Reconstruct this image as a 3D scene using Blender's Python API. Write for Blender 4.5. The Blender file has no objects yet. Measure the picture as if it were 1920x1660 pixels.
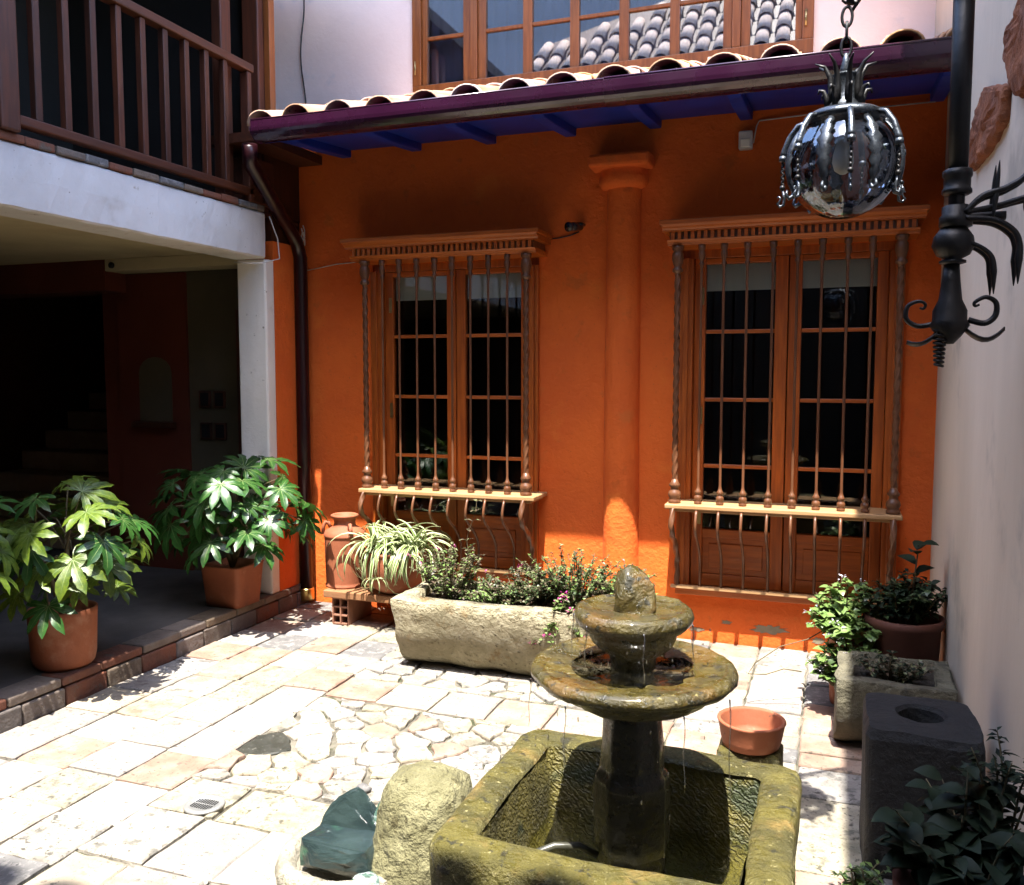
import bpy, math, random
from mathutils import Vector, Matrix, noise
random.seed(7)
R = math.radians
S = bpy.context.scene
COL = S.collection

# ------------------------------------------------------------------ camera
cam_d = bpy.data.cameras.new("camera")
cam = bpy.data.objects.new("camera", cam_d)
COL.objects.link(cam)
cam.location = (0, -5.3, 1.6)
cam.rotation_euler = (R(90 - 4.48), 0, R(20.1))
cam_d.sensor_fit = 'HORIZONTAL'
cam_d.sensor_width = 36
cam_d.lens = 36 * 1660 / 1920
cam_d.clip_start = 0.05
cam_d.clip_end = 2000
S.camera = cam

# ------------------------------------------------------------------ light
SUN_DIR = Vector((-0.055, 0.36, -1.0)).normalized()
world = bpy.data.worlds.new("World")
S.world = world
world.use_nodes = True
wn = world.node_tree
sky = wn.nodes.new('ShaderNodeTexSky')
sky.sky_type = 'NISHITA'
sky.sun_disc = False
sky.sun_elevation = math.asin(-SUN_DIR.z)
sky.sun_rotation = math.pi
sky.altitude = 1200
sky.dust_density = 3.0
bg = wn.nodes['Background']
bg.inputs['Strength'].default_value = 0.15
wn.links.new(sky.outputs[0], bg.inputs[0])
sun_d = bpy.data.lights.new("sun", 'SUN')
sun_d.energy = 2.2
sun_d.angle = R(0.53)
sun_d.color = (1.0, 0.95, 0.86)
sun = bpy.data.objects.new("sun", sun_d)
COL.objects.link(sun)
sun.location = (0, -6, 15)
sun.rotation_euler = SUN_DIR.to_track_quat('-Z', 'Y').to_euler()
S.view_settings.view_transform = 'Standard'
S.view_settings.look = 'None'
S.view_settings.exposure = 3.2
S.view_settings.gamma = 1.0
S.cycles.max_bounces = 7
S.cycles.diffuse_bounces = 4
S.cycles.caustics_reflective = False
S.cycles.caustics_refractive = False

# ------------------------------------------------------------------ materials
MATS = {}
def mat(name, c1, c2=None, scale=6, rough=.8, rough2=None, bump=.3, bscale=60, bdist=.004, metallic=0,
        stretch=(1, 1, 1), rnd=0.0, spots=(), coat=0.0, transl=0.0, spec=.5, detail=8, bstretch=None, hue=0.0):
    m = bpy.data.materials.new(name); m.use_nodes = True
    nt = m.node_tree; N = nt.nodes; L = nt.links
    p = N['Principled BSDF']
    tc = N.new('ShaderNodeTexCoord'); oi = N.new('ShaderNodeObjectInfo')
    va = N.new('ShaderNodeVectorMath'); va.operation = 'ADD'
    mu = N.new('ShaderNodeVectorMath'); mu.operation = 'SCALE'
    cb = N.new('ShaderNodeCombineXYZ')
    for i in range(3): L.new(oi.outputs['Random'], cb.inputs[i])
    L.new(cb.outputs[0], mu.inputs[0]); mu.inputs['Scale'].default_value = 31.0
    L.new(tc.outputs['Object'], va.inputs[0]); L.new(mu.outputs[0], va.inputs[1])
    mp = N.new('ShaderNodeMapping'); mp.inputs['Scale'].default_value = stretch
    L.new(va.outputs[0], mp.inputs[0])
    def nz(sc, src=mp, det=detail, ro=.6):
        n = N.new('ShaderNodeTexNoise'); n.inputs['Scale'].default_value = sc
        n.inputs['Detail'].default_value = det; n.inputs['Roughness'].default_value = ro
        L.new(src.outputs[0], n.inputs['Vector']); return n
    def ramp(a, b):
        r = N.new('ShaderNodeMapRange'); r.inputs[1].default_value = a; r.inputs[2].default_value = b
        r.interpolation_type = 'SMOOTHSTEP'; return r
    def mix(a, b, fac):
        x = N.new('ShaderNodeMix'); x.data_type = 'RGBA'
        for s, v in ((6, a), (7, b)):
            if isinstance(v, tuple): x.inputs[s].default_value = (*v, 1)
            else: L.new(v, x.inputs[s])
        L.new(fac, x.inputs[0]); return x.outputs[2]
    c2 = c2 or tuple(v * .8 for v in c1)
    n1 = nz(scale); r1 = ramp(.35, .65); L.new(n1.outputs[0], r1.inputs[0])
    col = mix(c1, c2, r1.outputs[0])
    for (sc, lo, hi, c) in spots:
        ns = nz(sc, va); rs = ramp(lo, hi); L.new(ns.outputs[0], rs.inputs[0])
        col = mix(col, c, rs.outputs[0])
    if rnd or hue:
        h = N.new('ShaderNodeHueSaturation')
        mr = N.new('ShaderNodeMapRange'); L.new(oi.outputs['Random'], mr.inputs[0])
        mr.inputs[3].default_value = 1 - rnd; mr.inputs[4].default_value = 1 + rnd
        L.new(mr.outputs[0], h.inputs['Value'])
        if hue:
            m3 = N.new('ShaderNodeMath'); m3.operation = 'MULTIPLY'; m3.inputs[1].default_value = 7.31
            m4 = N.new('ShaderNodeMath'); m4.operation = 'FRACT'
            L.new(oi.outputs['Random'], m3.inputs[0]); L.new(m3.outputs[0], m4.inputs[0])
            m2 = N.new('ShaderNodeMapRange'); L.new(m4.outputs[0], m2.inputs[0])
            m2.inputs[3].default_value = .5 - hue; m2.inputs[4].default_value = .5 + hue
            L.new(m2.outputs[0], h.inputs['Hue'])
            m5 = N.new('ShaderNodeMapRange'); L.new(m4.outputs[0], m5.inputs[0])
            m5.inputs[3].default_value = .5; m5.inputs[4].default_value = 1.25
            L.new(m5.outputs[0], h.inputs['Saturation'])
        L.new(col, h.inputs['Color']); col = h.outputs[0]
    L.new(col, p.inputs['Base Color'])
    p.inputs['Metallic'].default_value = metallic
    p.inputs['Specular IOR Level'].default_value = spec
    p.inputs['Coat Weight'].default_value = coat
    p.inputs['Coat Roughness'].default_value = .08
    if rough2 is None: p.inputs['Roughness'].default_value = rough
    else:
        nr = nz(scale * 2.3); rr = ramp(.35, .65); L.new(nr.outputs[0], rr.inputs[0])
        m6 = N.new('ShaderNodeMapRange'); L.new(rr.outputs[0], m6.inputs[0])
        m6.inputs[3].default_value = rough; m6.inputs[4].default_value = rough2
        L.new(m6.outputs[0], p.inputs['Roughness'])
    if bump:
        src = mp
        if bstretch:
            src = N.new('ShaderNodeMapping'); src.inputs['Scale'].default_value = bstretch; L.new(va.outputs[0], src.inputs[0])
        nb = nz(bscale, src, 6, .65); b = N.new('ShaderNodeBump')
        b.inputs['Strength'].default_value = bump; b.inputs['Distance'].default_value = bdist
        L.new(nb.outputs[0], b.inputs['Height']); L.new(b.outputs[0], p.inputs['Normal'])
    if transl:
        t = N.new('ShaderNodeBsdfTranslucent'); L.new(col, t.inputs[0])
        ms = N.new('ShaderNodeMixShader'); ms.inputs[0].default_value = transl
        L.new(p.outputs[0], ms.inputs[1]); L.new(t.outputs[0], ms.inputs[2])
        L.new(ms.outputs[0], N['Material Output'].inputs[0])
    MATS[name] = m
    return m

def glass_mat(name, base=.05, tint=(.8, .83, .85), rough=0.0, bump=0.0, fres=1.45, bscale=8, gcol=(1, 1, 1)):
    m = bpy.data.materials.new(name); m.use_nodes = True
    nt = m.node_tree; N = nt.nodes; L = nt.links
    N.remove(N['Principled BSDF'])
    tr = N.new('ShaderNodeBsdfTransparent'); tr.inputs[0].default_value = (*tint, 1)
    gl = N.new('ShaderNodeBsdfGlossy'); gl.inputs['Roughness'].default_value = rough
    gl.inputs['Color'].default_value = (*gcol, 1)
    fr = N.new('ShaderNodeFresnel'); fr.inputs[0].default_value = fres
    ma = N.new('ShaderNodeMath'); ma.operation = 'ADD'; ma.use_clamp = True; ma.inputs[1].default_value = base
    L.new(fr.outputs[0], ma.inputs[0])
    mx = N.new('ShaderNodeMixShader'); L.new(ma.outputs[0], mx.inputs[0])
    L.new(tr.outputs[0], mx.inputs[1]); L.new(gl.outputs[0], mx.inputs[2])
    L.new(mx.outputs[0], N['Material Output'].inputs[0])
    if bump:
        tc = N.new('ShaderNodeTexCoord'); nz = N.new('ShaderNodeTexNoise'); nz.inputs['Scale'].default_value = bscale
        nz.inputs['Detail'].default_value = 4
        L.new(tc.outputs['Object'], nz.inputs['Vector'])
        b = N.new('ShaderNodeBump'); b.inputs['Strength'].default_value = bump; b.inputs['Distance'].default_value = .02
        L.new(nz.outputs[0], b.inputs['Height']); L.new(b.outputs[0], gl.inputs['Normal']); L.new(b.outputs[0], fr.inputs['Normal'])
    MATS[name] = m
    return m

mat('orange_plaster', (.70, .128, .011), (.60, .100, .009), scale=1.6, rough=.85, bump=.8, bscale=22, bdist=.012,
    spots=((9, .60, .72, (.55, .100, .009)), (2.2, .55, .8, (.74, .185, .022)), (4.5, .60, .70, (.56, .115, .014)), (70, .66, .70, (.42, .085, .012))))
mat('shaded_orange', (.13, .022, .006), scale=2, bump=.3)  # orange plaster darkened: the hall's shade is put into its colour
mat('white_plaster', (.60, .59, .58), (.50, .49, .48), scale=1.5, rough=.9, bump=.5, bscale=18, bdist=.008,
    spots=((26, .66, .71, (.22, .19, .16)), (3, .56, .75, (.42, .39, .35)), (11, .66, .72, (.34, .30, .25))))
mat('grey_plaster', (.60, .51, .41), (.52, .44, .35), scale=1.1, rough=.9, bump=.4, bscale=14, bdist=.008, stretch=(1, 1, .35), spots=((30, .72, .76, (.18, .16, .14)), (2, .55, .75, (.34, .30, .25))))
mat('column_bounce_white', (.80, .74, .66), (.70, .64, .56), scale=1.5, rough=.9, bump=.5, bscale=18, bdist=.008, spots=((26, .67, .72, (.3, .26, .2)), (5, .6, .75, (.6, .54, .46))))  # lighter, warmer than the beam's white: floor bounce painted into the colour
mat('shaded_cream', (.10, .08, .045), scale=2, bump=.2)  # cream plaster with the hall's shade painted into the colour
mat('pale_plaster', (.86, .72, .68), (.79, .66, .63), scale=1.2, rough=.9, bump=.4, bscale=18, bdist=.008, spots=((3, .58, .75, (.62, .58, .60)),))
mat('cream_plaster', (.58, .49, .29), (.49, .41, .24), scale=2, rough=.9, bump=.3, bscale=25)
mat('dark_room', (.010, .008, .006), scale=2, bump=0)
mat('grey_room', (.10, .105, .13), scale=2, bump=0)
mat('window_wood', (.42, .098, .011), (.27, .058, .007), scale=5, stretch=(9, 9, .7), rough=.38, rough2=.5, bump=.15, bscale=14, rnd=.12)
mat('window_wood_h', (.44, .108, .013), (.31, .070, .008), scale=5, stretch=(.7, 9, 9), rough=.38, rough2=.5, bump=.15, bscale=14, rnd=.1)
mat('sill_wood', (.42, .25, .12), (.34, .19, .08), scale=5, stretch=(.7, 9, 9), rough=.5, bump=.2, bscale=14)
mat('bar_wood', (.135, .056, .026), (.095, .036, .015), scale=6, stretch=(6, 6, .8), rough=.38, bump=.1, bscale=20, rnd=.15)
mat('rail_wood', (.075, .019, .006), (.042, .011, .004), scale=5, stretch=(9, 9, .7), rough=.55, bump=.2, bscale=16, rnd=.3)
mat('rail_wood_h', (.075, .019, .006), (.045, .012, .004), scale=5, stretch=(9, .7, 9), rough=.55, bump=.2, bscale=16)
mat('upper_wood', (.25, .082, .018), (.17, .052, .011), scale=5, stretch=(9, 9, .7), rough=.4, bump=.12, bscale=14, rnd=.1)
mat('blue_paint', (.005, .028, .30), (.004, .021, .23), scale=5, rough=.5, bump=.2, bscale=20)
mat('gutter_metal', (.032, .005, .022), (.024, .004, .017), scale=2, rough=.22, rough2=.32, bump=.05, bscale=6, metallic=.1, coat=.7)
mat('downpipe_metal', (.020, .003, .005), (.014, .002, .004), scale=2, rough=.3, bump=.06, bscale=6, metallic=.1)
mat('brass', (.75, .55, .20), rough=.3, metallic=1, bump=.1)
mat('roof_clay', (.50, .30, .20), (.42, .24, .155), scale=7, rough=.85, bump=.5, bscale=40, rnd=.25, hue=.012,
    spots=((14, .58, .70, (.10, .075, .06)), (5, .60, .75, (.58, .52, .45))))
mat('terracotta', (.27, .082, .034), (.21, .060, .024), scale=5, rough=.75, bump=.35, bscale=50, spots=((9, .60, .75, (.34, .17, .11)), (3.5, .58, .70, (.30, .13, .075)), (22, .66, .72, (.10, .04, .02)), (2.5, .62, .70, (.15, .06, .035))))
mat('shaded_terracotta', (.085, .023, .010), (.062, .017, .008), scale=5, rough=.8, bump=.3, bscale=40)  # terracotta darkened to paint in the shade by the right wall
mat('rough_clay', (.26, .088, .036), (.16, .054, .026), scale=9, rough=.9, bump=1.0, bscale=22, bdist=.02)
mat('paving', (.27, .228, .178), (.215, .178, .136), scale=7, rough=.85, bump=.7, bscale=35, bdist=.010, rnd=.16, hue=.012,
    spots=((11, .56, .70, (.30, .275, .24)), (5, .58, .68, (.165, .120, .092)), (24, .60, .68, (.095, .083, .068)), (3, .58, .70, (.155, .138, .112)), (80, .60, .66, (.080, .070, .055))))
mat('flagstone', (.29, .258, .205), (.225, .197, .152), scale=8, rough=.85, bump=1.0, bscale=26, bdist=.018, rnd=.16, hue=.012,
    spots=((15, .54, .66, (.115, .106, .085)), (38, .58, .66, (.070, .063, .048)), (4, .55, .66, (.165, .146, .112)), (90, .60, .66, (.085, .078, .060))))
mat('paving_grey', (.125, .12, .117), (.09, .087, .086), scale=9, rough=.8, bump=.7, bscale=45, bdist=.008, spots=((30, .50, .62, (.20, .19, .18)), (60, .6, .66, (.05, .05, .05))))
mat('paving_pink', (.205, .120, .085), (.255, .190, .145), scale=8, rough=.85, bump=.6, bscale=35, bdist=.008, rnd=.12, spots=((20, .58, .68, (.11, .085, .068)), (70, .6, .66, (.08, .065, .05))))
mat('wet_paving', (.034, .034, .027), (.026, .026, .021), scale=9, rough=.35, rough2=.6, bump=.2, bscale=60, spots=((60, .64, .68, (.2, .19, .16)), (6, .66, .72, (.11, .05, .03))))
mat('joint', (.060, .054, .040), (.15, .135, .105), scale=9, rough=.95, bump=.8, bscale=40, bdist=.01, spots=((7, .52, .62, (.030, .034, .012)),))
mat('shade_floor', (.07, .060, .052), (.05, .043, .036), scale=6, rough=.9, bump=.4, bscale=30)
mat('kerb_brick', (.155, .115, .085), (.115, .084, .062), scale=8, rough=.9, bump=.9, bscale=28, bdist=.012, rnd=.2, hue=.01, spots=((12, .6, .7, (.16, .13, .1)),))
mat('stair_stone', (.34, .24, .15), (.28, .19, .12), scale=6, rough=.9, bump=.4)
mat('kerb_red', (.17, .058, .030), (.13, .055, .034), scale=8, rough=.9, bump=.8, bscale=28, bdist=.012, spots=((9, .58, .68, (.11, .085, .065)),))
mat('trough_stone', (.34, .30, .20), (.25, .22, .135), scale=10, rough=.9, bump=1.0, bscale=20, bdist=.05, detail=10,
    spots=((7, .58, .70, (.22, .15, .065)), (40, .60, .68, (.11, .09, .055)), (16, .62, .70, (.42, .39, .29))))
mat('shaded_stone', (.15, .136, .09), (.09, .081, .052), scale=10, rough=.9, bump=1.0, bscale=20, bdist=.05, detail=10, spots=((9, .56, .68, (.05, .046, .03)),))  # trough stone darkened, shade of the right side put into the colour
mat('mossy_stone', (.105, .088, .014), (.054, .047, .009), scale=8, rough=.35, rough2=.75, bump=1.0, bscale=34, bdist=.03, detail=10,
    spots=((6, .54, .68, (.17, .115, .028)), (22, .58, .66, (.025, .023, .008)), (55, .62, .68, (.24, .21, .09))))
mat('fountain_stone', (.078, .058, .009), (.036, .029, .006), scale=9, rough=.16, rough2=.5, bump=1.0, bscale=38, bdist=.016, coat=.5,
    spots=((7, .52, .66, (.095, .054, .009)), (26, .56, .64, (.018, .016, .006)), (50, .62, .68, (.19, .16, .06))))
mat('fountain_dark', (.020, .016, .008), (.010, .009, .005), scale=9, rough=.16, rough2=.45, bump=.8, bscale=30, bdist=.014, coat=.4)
mat('boulder_stone', (.235, .218, .115), (.155, .142, .066), scale=9, rough=.9, bump=1.0, bscale=22, bdist=.06, detail=10,
    spots=((26, .58, .66, (.065, .055, .018)), (12, .6, .7, (.25, .23, .12))))
mat('mortar_stone', (.36, .325, .255), (.26, .235, .175), scale=10, rough=.9, bump=1.0, bscale=34, bdist=.03, spots=((12, .58, .66, (.15, .145, .07)), (40, .62, .68, (.12, .11, .07))))
mat('shaded_dark_stone', (.010, .0097, .0096), (.006, .006, .006), scale=8, rough=.8, bump=.9, bscale=26, bdist=.02)  # dark stone taken near black, corner shadow painted into the colour
mat('iron', (.006, .006, .0075), (.011, .010, .010), scale=12, rough=.45, bump=.4, bscale=50, metallic=.3)
mat('bright_iron', (.10, .115, .135), (.05, .056, .066), scale=12, rough=.25, rough2=.45, bump=.5, bscale=60, metallic=.85)
mat('soil', (.018, .013, .009), (.03, .023, .015), scale=30, rough=.95, bump=1, bscale=60, bdist=.02)
mat('fatsia_leaf', (.030, .095, .015), (.018, .065, .012), scale=9, rough=.36, bump=.2, bscale=30, transl=.25, rnd=.3)
mat('fatsia_pale', (.105, .150, .013), (.055, .100, .012), scale=9, rough=.4, bump=.2, bscale=30, transl=.32, rnd=.25)
mat('leaf_rib', (.16, .22, .07), rough=.5, bump=0)
mat('spider_green', (.07, .135, .02), (.11, .175, .033), scale=9, rough=.4, bump=0, transl=.25)
mat('spider_cream', (.46, .49, .28), (.40, .44, .24), scale=9, rough=.4, bump=0, transl=.25)
mat('shrub_green', (.055, .090, .034), (.034, .060, .022), scale=14, rough=.4, bump=0, transl=.25)
mat('shrub_purple', (.105, .098, .060), (.085, .045, .034), scale=18, rough=.42, bump=0, transl=.25, spots=((30, .5, .6, (.16, .19, .085)),))
mat('pale_leaf', (.17, .25, .075), (.11, .185, .05), scale=18, rough=.36, bump=0, transl=.25)
mat('shaded_leaf', (.008, .018, .007), (.006, .013, .005), scale=14, rough=.65, bump=0, transl=.1, spec=.25)  # leaf green lowered so shadow is part of the colour
mat('stem', (.10, .08, .037), (.065, .05, .025), scale=20, rough=.8, bump=.4)
mat('flower_pink', (.55, .05, .28), rough=.5, bump=0, transl=.3)
mat('flower_white', (.62, .58, .66), rough=.5, bump=0, transl=.3)
mat('plastic_white', (.72, .71, .66), rough=.4, bump=0)
mat('plastic_dark', (.02, .02, .022), rough=.25, bump=0)
mat('lens_black', (.01, .01, .012), rough=.05, bump=0)
mat('cable_white', (.6, .55, .5), rough=.5, bump=0)
mat('cable_black', (.015, .014, .014), rough=.5, bump=0)
mat('blind', (.90, .88, .76), (.86, .84, .72), scale=2, rough=.9, bump=0)
mat('haze_curtain', (.40, .43, .56), (.34, .37, .50), scale=2, rough=.9, bump=0)  # bluish tone gives the upper panes their haze
mat('drain_metal', (.33, .33, .32), (.26, .26, .255), scale=20, rough=.4, metallic=.5, bump=.2)
mat('hole_black', (.006, .006, .006), rough=.9, bump=0)
mat('hose', (.055, .054, .04), (.025, .025, .018), scale=12, rough=.3, bump=.1)
mat('hollow_brick', (.25, .115, .07), (.20, .09, .055), scale=8, rough=.9, bump=.4)
mat('board', (.26, .125, .052), (.20, .09, .038), scale=6, stretch=(.8, 8, 8), rough=.8, bump=.3, bscale=14)
mat('bare_render', (.22, .18, .12), (.17, .135, .09), scale=12, rough=.95, bump=.6, bscale=40)
mat('sky_screen_grey', (.30, .31, .34), (.26, .27, .30), scale=.6, rough=.9, bump=.2)
mat('far_tile', (.52, .40, .33), (.44, .33, .27), scale=5, rough=.85, bump=.3, bscale=30, rnd=.10, spots=((7, .60, .72, (.60, .55, .52)),))
mat('far_tile_dark', (.20, .15, .12), scale=5, rough=.9, bump=.3)
mat('shaded_far_wall', (.07, .055, .045), scale=1.2, rough=.9, bump=.2)  # dark colour stands in for the unlit gallery mirrored in the panes
mat('hinge', (.45, .33, .15), rough=.35, metallic=.9, bump=0)
glass_mat('pane_glass', base=.0, tint=(.92, .94, .93))
glass_mat('upper_glass', base=.14, tint=(.72, .75, .82))
glass_mat('water', base=.03, tint=(.80, .80, .62), bump=.35, fres=1.33, bscale=22)
glass_mat('water_bead', base=.35, tint=(.97, .97, .95), fres=1.33)
glass_mat('globe_glass', base=.13, tint=(.72, .73, .76), rough=.04, bump=.28, bscale=9, gcol=(.66, .72, .80))
gm = mat('slag_glass', (.036, .058, .056), (.018, .031, .033), scale=7, rough=.06, rough2=.2, bump=.35, bscale=18, bdist=.02, coat=.6,
    spots=((7, .58, .66, (.045, .12, .075)), (24, .64, .70, (.25, .3, .3))))
gm2 = mat('slag_glass_clear', (.13, .21, .175), (.05, .13, .08), scale=9, rough=.06, bump=.5, bscale=26, bdist=.02, coat=.6,
    spots=((20, .55, .62, (.4, .45, .44)),))
for g in (gm, gm2): g.node_tree.nodes['Principled BSDF'].inputs['Transmission Weight'].default_value = .35

# chisel marks on the basin's inner faces: a diagonal wave in the bump
def chisel(m, s=26, strength=.75):
    nt = m.node_tree; N = nt.nodes; L = nt.links
    b = next(n for n in N if n.type == 'BUMP')
    tc = next(n for n in N if n.type == 'TEX_COORD')
    w = N.new('ShaderNodeTexWave'); w.bands_direction = 'DIAGONAL'; w.inputs['Scale'].default_value = s
    w.inputs['Distortion'].default_value = 9.0; w.inputs['Detail'].default_value = 5; w.inputs['Detail Scale'].default_value = 2
    L.new(tc.outputs['Object'], w.inputs['Vector'])
    b2 = N.new('ShaderNodeBump'); b2.inputs['Strength'].default_value = strength; b2.inputs['Distance'].default_value = .012
    L.new(w.outputs['Fac'], b2.inputs['Height']); L.new(b.outputs[0], b2.inputs['Normal'])
    L.new(b2.outputs[0], N['Principled BSDF'].inputs['Normal'])
chisel(mat('chiselled_stone', (.15, .125, .026), (.08, .068, .015), scale=8, rough=.4, rough2=.7, bump=.8, bscale=30, bdist=.015,
    spots=((5, .55, .68, (.030, .040, .012)),)))

# ------------------------------------------------------------------ mesh helpers
WL = {}
def empty(name, loc, label=None, cat=None, group=None, kind=None):
    o = bpy.data.objects.new(name, None); COL.objects.link(o)
    o.location = loc; o.empty_display_size = .1; WL[o] = Vector(loc)
    return tag(o, label, cat, group, kind)
def tag(o, label=None, cat=None, group=None, kind=None):
    if label: o['label'] = label
    if cat: o['category'] = cat
    if group: o['group'] = group
    if kind: o['kind'] = kind
    return o
def place(o, parent, wloc):
    COL.objects.link(o)
    wloc = Vector(wloc)
    if parent is not None:
        o.parent = parent; o.location = wloc - WL[parent]
    else: o.location = wloc
    WL[o] = wloc
    return o
def inst(name, mesh, parent, wloc, rot=None, scale=None, matrix=None):
    o = bpy.data.objects.new(name, mesh)
    if matrix is not None:
        l, q, s = matrix.decompose(); wloc = l; o.rotation_euler = q.to_euler(); o.scale = s
    place(o, parent, wloc)
    if rot is not None: o.rotation_euler = rot
    if scale is not None: o.scale = scale
    return o

def sm(pts, n=6):
    pts = [Vector(p) for p in pts]; out = []
    for i in range(len(pts) - 1):
        p0, p1, p2, p3 = pts[max(i - 1, 0)], pts[i], pts[i + 1], pts[min(i + 2, len(pts) - 1)]
        for k in range(n):
            t = k / n
            out.append(.5 * (2 * p1 + (p2 - p0) * t + (2 * p0 - 5 * p1 + 4 * p2 - p3) * t * t + (3 * p1 - p0 - 3 * p2 + p3) * t ** 3))
    return out + [pts[-1]]
def smr(r, n=6): return [r[i] + (r[i + 1] - r[i]) * k / n for i in range(len(r) - 1) for k in range(n)] + [r[-1]]
class MB:
    def __init__(s): s.v = []; s.f = []; s.sm = []; s.mi = []
    def add(s, vs, fs, smooth=False, mi=0):
        n = len(s.v); s.v += [tuple(v) for v in vs]
        for f in fs: s.f.append(tuple(i + n for i in f)); s.sm.append(smooth); s.mi.append(mi)
        return s
    def box(s, x0, x1, y0, y1, z0, z1, mi=0):
        v = [(x, y, z) for x in (x0, x1) for y in (y0, y1) for z in (z0, z1)]
        return s.add(v, [(0, 1, 3, 2), (4, 6, 7, 5), (0, 4, 5, 1), (2, 3, 7, 6), (0, 2, 6, 4), (1, 5, 7, 3)], False, mi)
    def tube(s, pts, r, n=8, cap=True, twist=None, mi=0):
        pts = [Vector(p) for p in pts]; rs = r if isinstance(r, (list, tuple)) else [r] * len(pts)
        t0 = (pts[1] - pts[0]).normalized()
        a = Vector((0, 0, 1)) if abs(t0.z) < .9 else Vector((1, 0, 0))
        u = t0.cross(a).normalized(); vs = []; fs = []
        for i, p in enumerate(pts):
            t = (pts[min(i + 1, len(pts) - 1)] - pts[max(i - 1, 0)]).normalized()
            u = (u - t * u.dot(t)).normalized(); w = t.cross(u)
            for k in range(n):
                an = 2 * math.pi * k / n
                rr = rs[i]
                if twist: rr *= 1 + twist[1] * math.cos(twist[0] * an - twist[2] * i)
                vs.append(p + (u * math.cos(an) + w * math.sin(an)) * rr)
        for i in range(len(pts) - 1):
            for k in range(n):
                fs.append((i * n + k, i * n + (k + 1) % n, (i + 1) * n + (k + 1) % n, (i + 1) * n + k))
        if cap: fs.append(tuple(range(n))[::-1]); fs.append(tuple(range((len(pts) - 1) * n, len(pts) * n)))
        return s.add(vs, fs, True, mi)
    def lathe(s, prof, n=24, c=(0, 0, 0), mod=None, mi=0, smooth=True):
        vs = []; fs = []
        for i, (r, z) in enumerate(prof):
            for k in range(n):
                a = 2 * math.pi * k / n; rr = r * (mod(a, i, z) if mod else 1)
                vs.append((c[0] + rr * math.cos(a), c[1] + rr * math.sin(a), c[2] + z))
        for i in range(len(prof) - 1):
            for k in range(n):
                fs.append((i * n + k, i * n + (k + 1) % n, (i + 1) * n + (k + 1) % n, (i + 1) * n + k))
        fs.append(tuple(range(n))[::-1]); fs.append(tuple(range((len(prof) - 1) * n, len(prof) * n)))
        return s.add(vs, fs, smooth, mi)
    def loops(s, loops, closed_top=True, closed_bot=True, smooth=True, mi=0):
        n = len(loops[0]); vs = [p for l in loops for p in l]; fs = []
        for i in range(len(loops) - 1):
            for k in range(n): fs.append((i * n + k, i * n + (k + 1) % n, (i + 1) * n + (k + 1) % n, (i + 1) * n + k))
        if closed_bot: fs.append(tuple(range(n))[::-1])
        if closed_top: fs.append(tuple(range((len(loops) - 1) * n, len(loops) * n)))
        return s.add(vs, fs, smooth, mi)
    def prism(s, poly, a, b, axis='z', mi=0):
        def P(u, v, w): return {'z': (u, v, w), 'y': (u, w, v), 'x': (w, u, v)}[axis]
        n = len(poly)
        vs = [P(u, v, a) for u, v in poly] + [P(u, v, b) for u, v in poly]
        fs = [tuple(range(n))[::-1], tuple(range(n, 2 * n))] + [(k, (k + 1) % n, n + (k + 1) % n, n + k) for k in range(n)]
        return s.add(vs, fs, False, mi)
    def sphere(s, c, r, n=10, m=6, mi=0):
        rx, ry, rz = r if isinstance(r, tuple) else (r, r, r)
        prof = [(math.sin(math.pi * i / m), -math.cos(math.pi * i / m)) for i in range(m + 1)]
        vs = [(c[0] + rx * max(p, .01) * math.cos(2 * math.pi * k / n), c[1] + ry * max(p, .01) * math.sin(2 * math.pi * k / n), c[2] + rz * z) for p, z in prof for k in range(n)]
        fs = [(i * n + k, i * n + (k + 1) % n, (i + 1) * n + (k + 1) % n, (i + 1) * n + k) for i in range(m) for k in range(n)]
        return s.add(vs, fs, True, mi)
    def jitter(s, amp, sc, amp2=0, sc2=1):
        for i, p in enumerate(s.v):
            q = Vector(p); d = noise.noise_vector(q * sc) * amp
            if amp2: d = d + noise.noise_vector(q * sc2) * amp2
            s.v[i] = tuple(q + d)
        return s
    def mesh(s, name, mats, origin=(0, 0, 0)):
        o = Vector(origin)
        me = bpy.data.meshes.new(name); me.from_pydata([tuple(Vector(v) - o) for v in s.v], [], s.f)
        me.polygons.foreach_set('use_smooth', s.sm)
        me.polygons.foreach_set('material_index', s.mi)
        for m in (mats if isinstance(mats, (list, tuple)) else [mats]): me.materials.append(MATS[m])
        me.update(); return me
    def build(s, name, mats, parent=None, bevel=0, fix=True, sub=0):
        xs, ys, zs = zip(*s.v)
        org = ((min(xs) + max(xs)) / 2, (min(ys) + max(ys)) / 2, min(zs))
        me = s.mesh(name, mats, org)
        if fix:
            import bmesh
            bm = bmesh.new(); bm.from_mesh(me); bmesh.ops.recalc_face_normals(bm, faces=bm.faces); bm.to_mesh(me); bm.free()
        o = bpy.data.objects.new(name, me); place(o, parent, org)
        if bevel:
            b = o.modifiers.new('bevel', 'BEVEL'); b.width = bevel; b.segments = 2; b.limit_method = 'ANGLE'; b.angle_limit = R(40)
        return o

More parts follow.
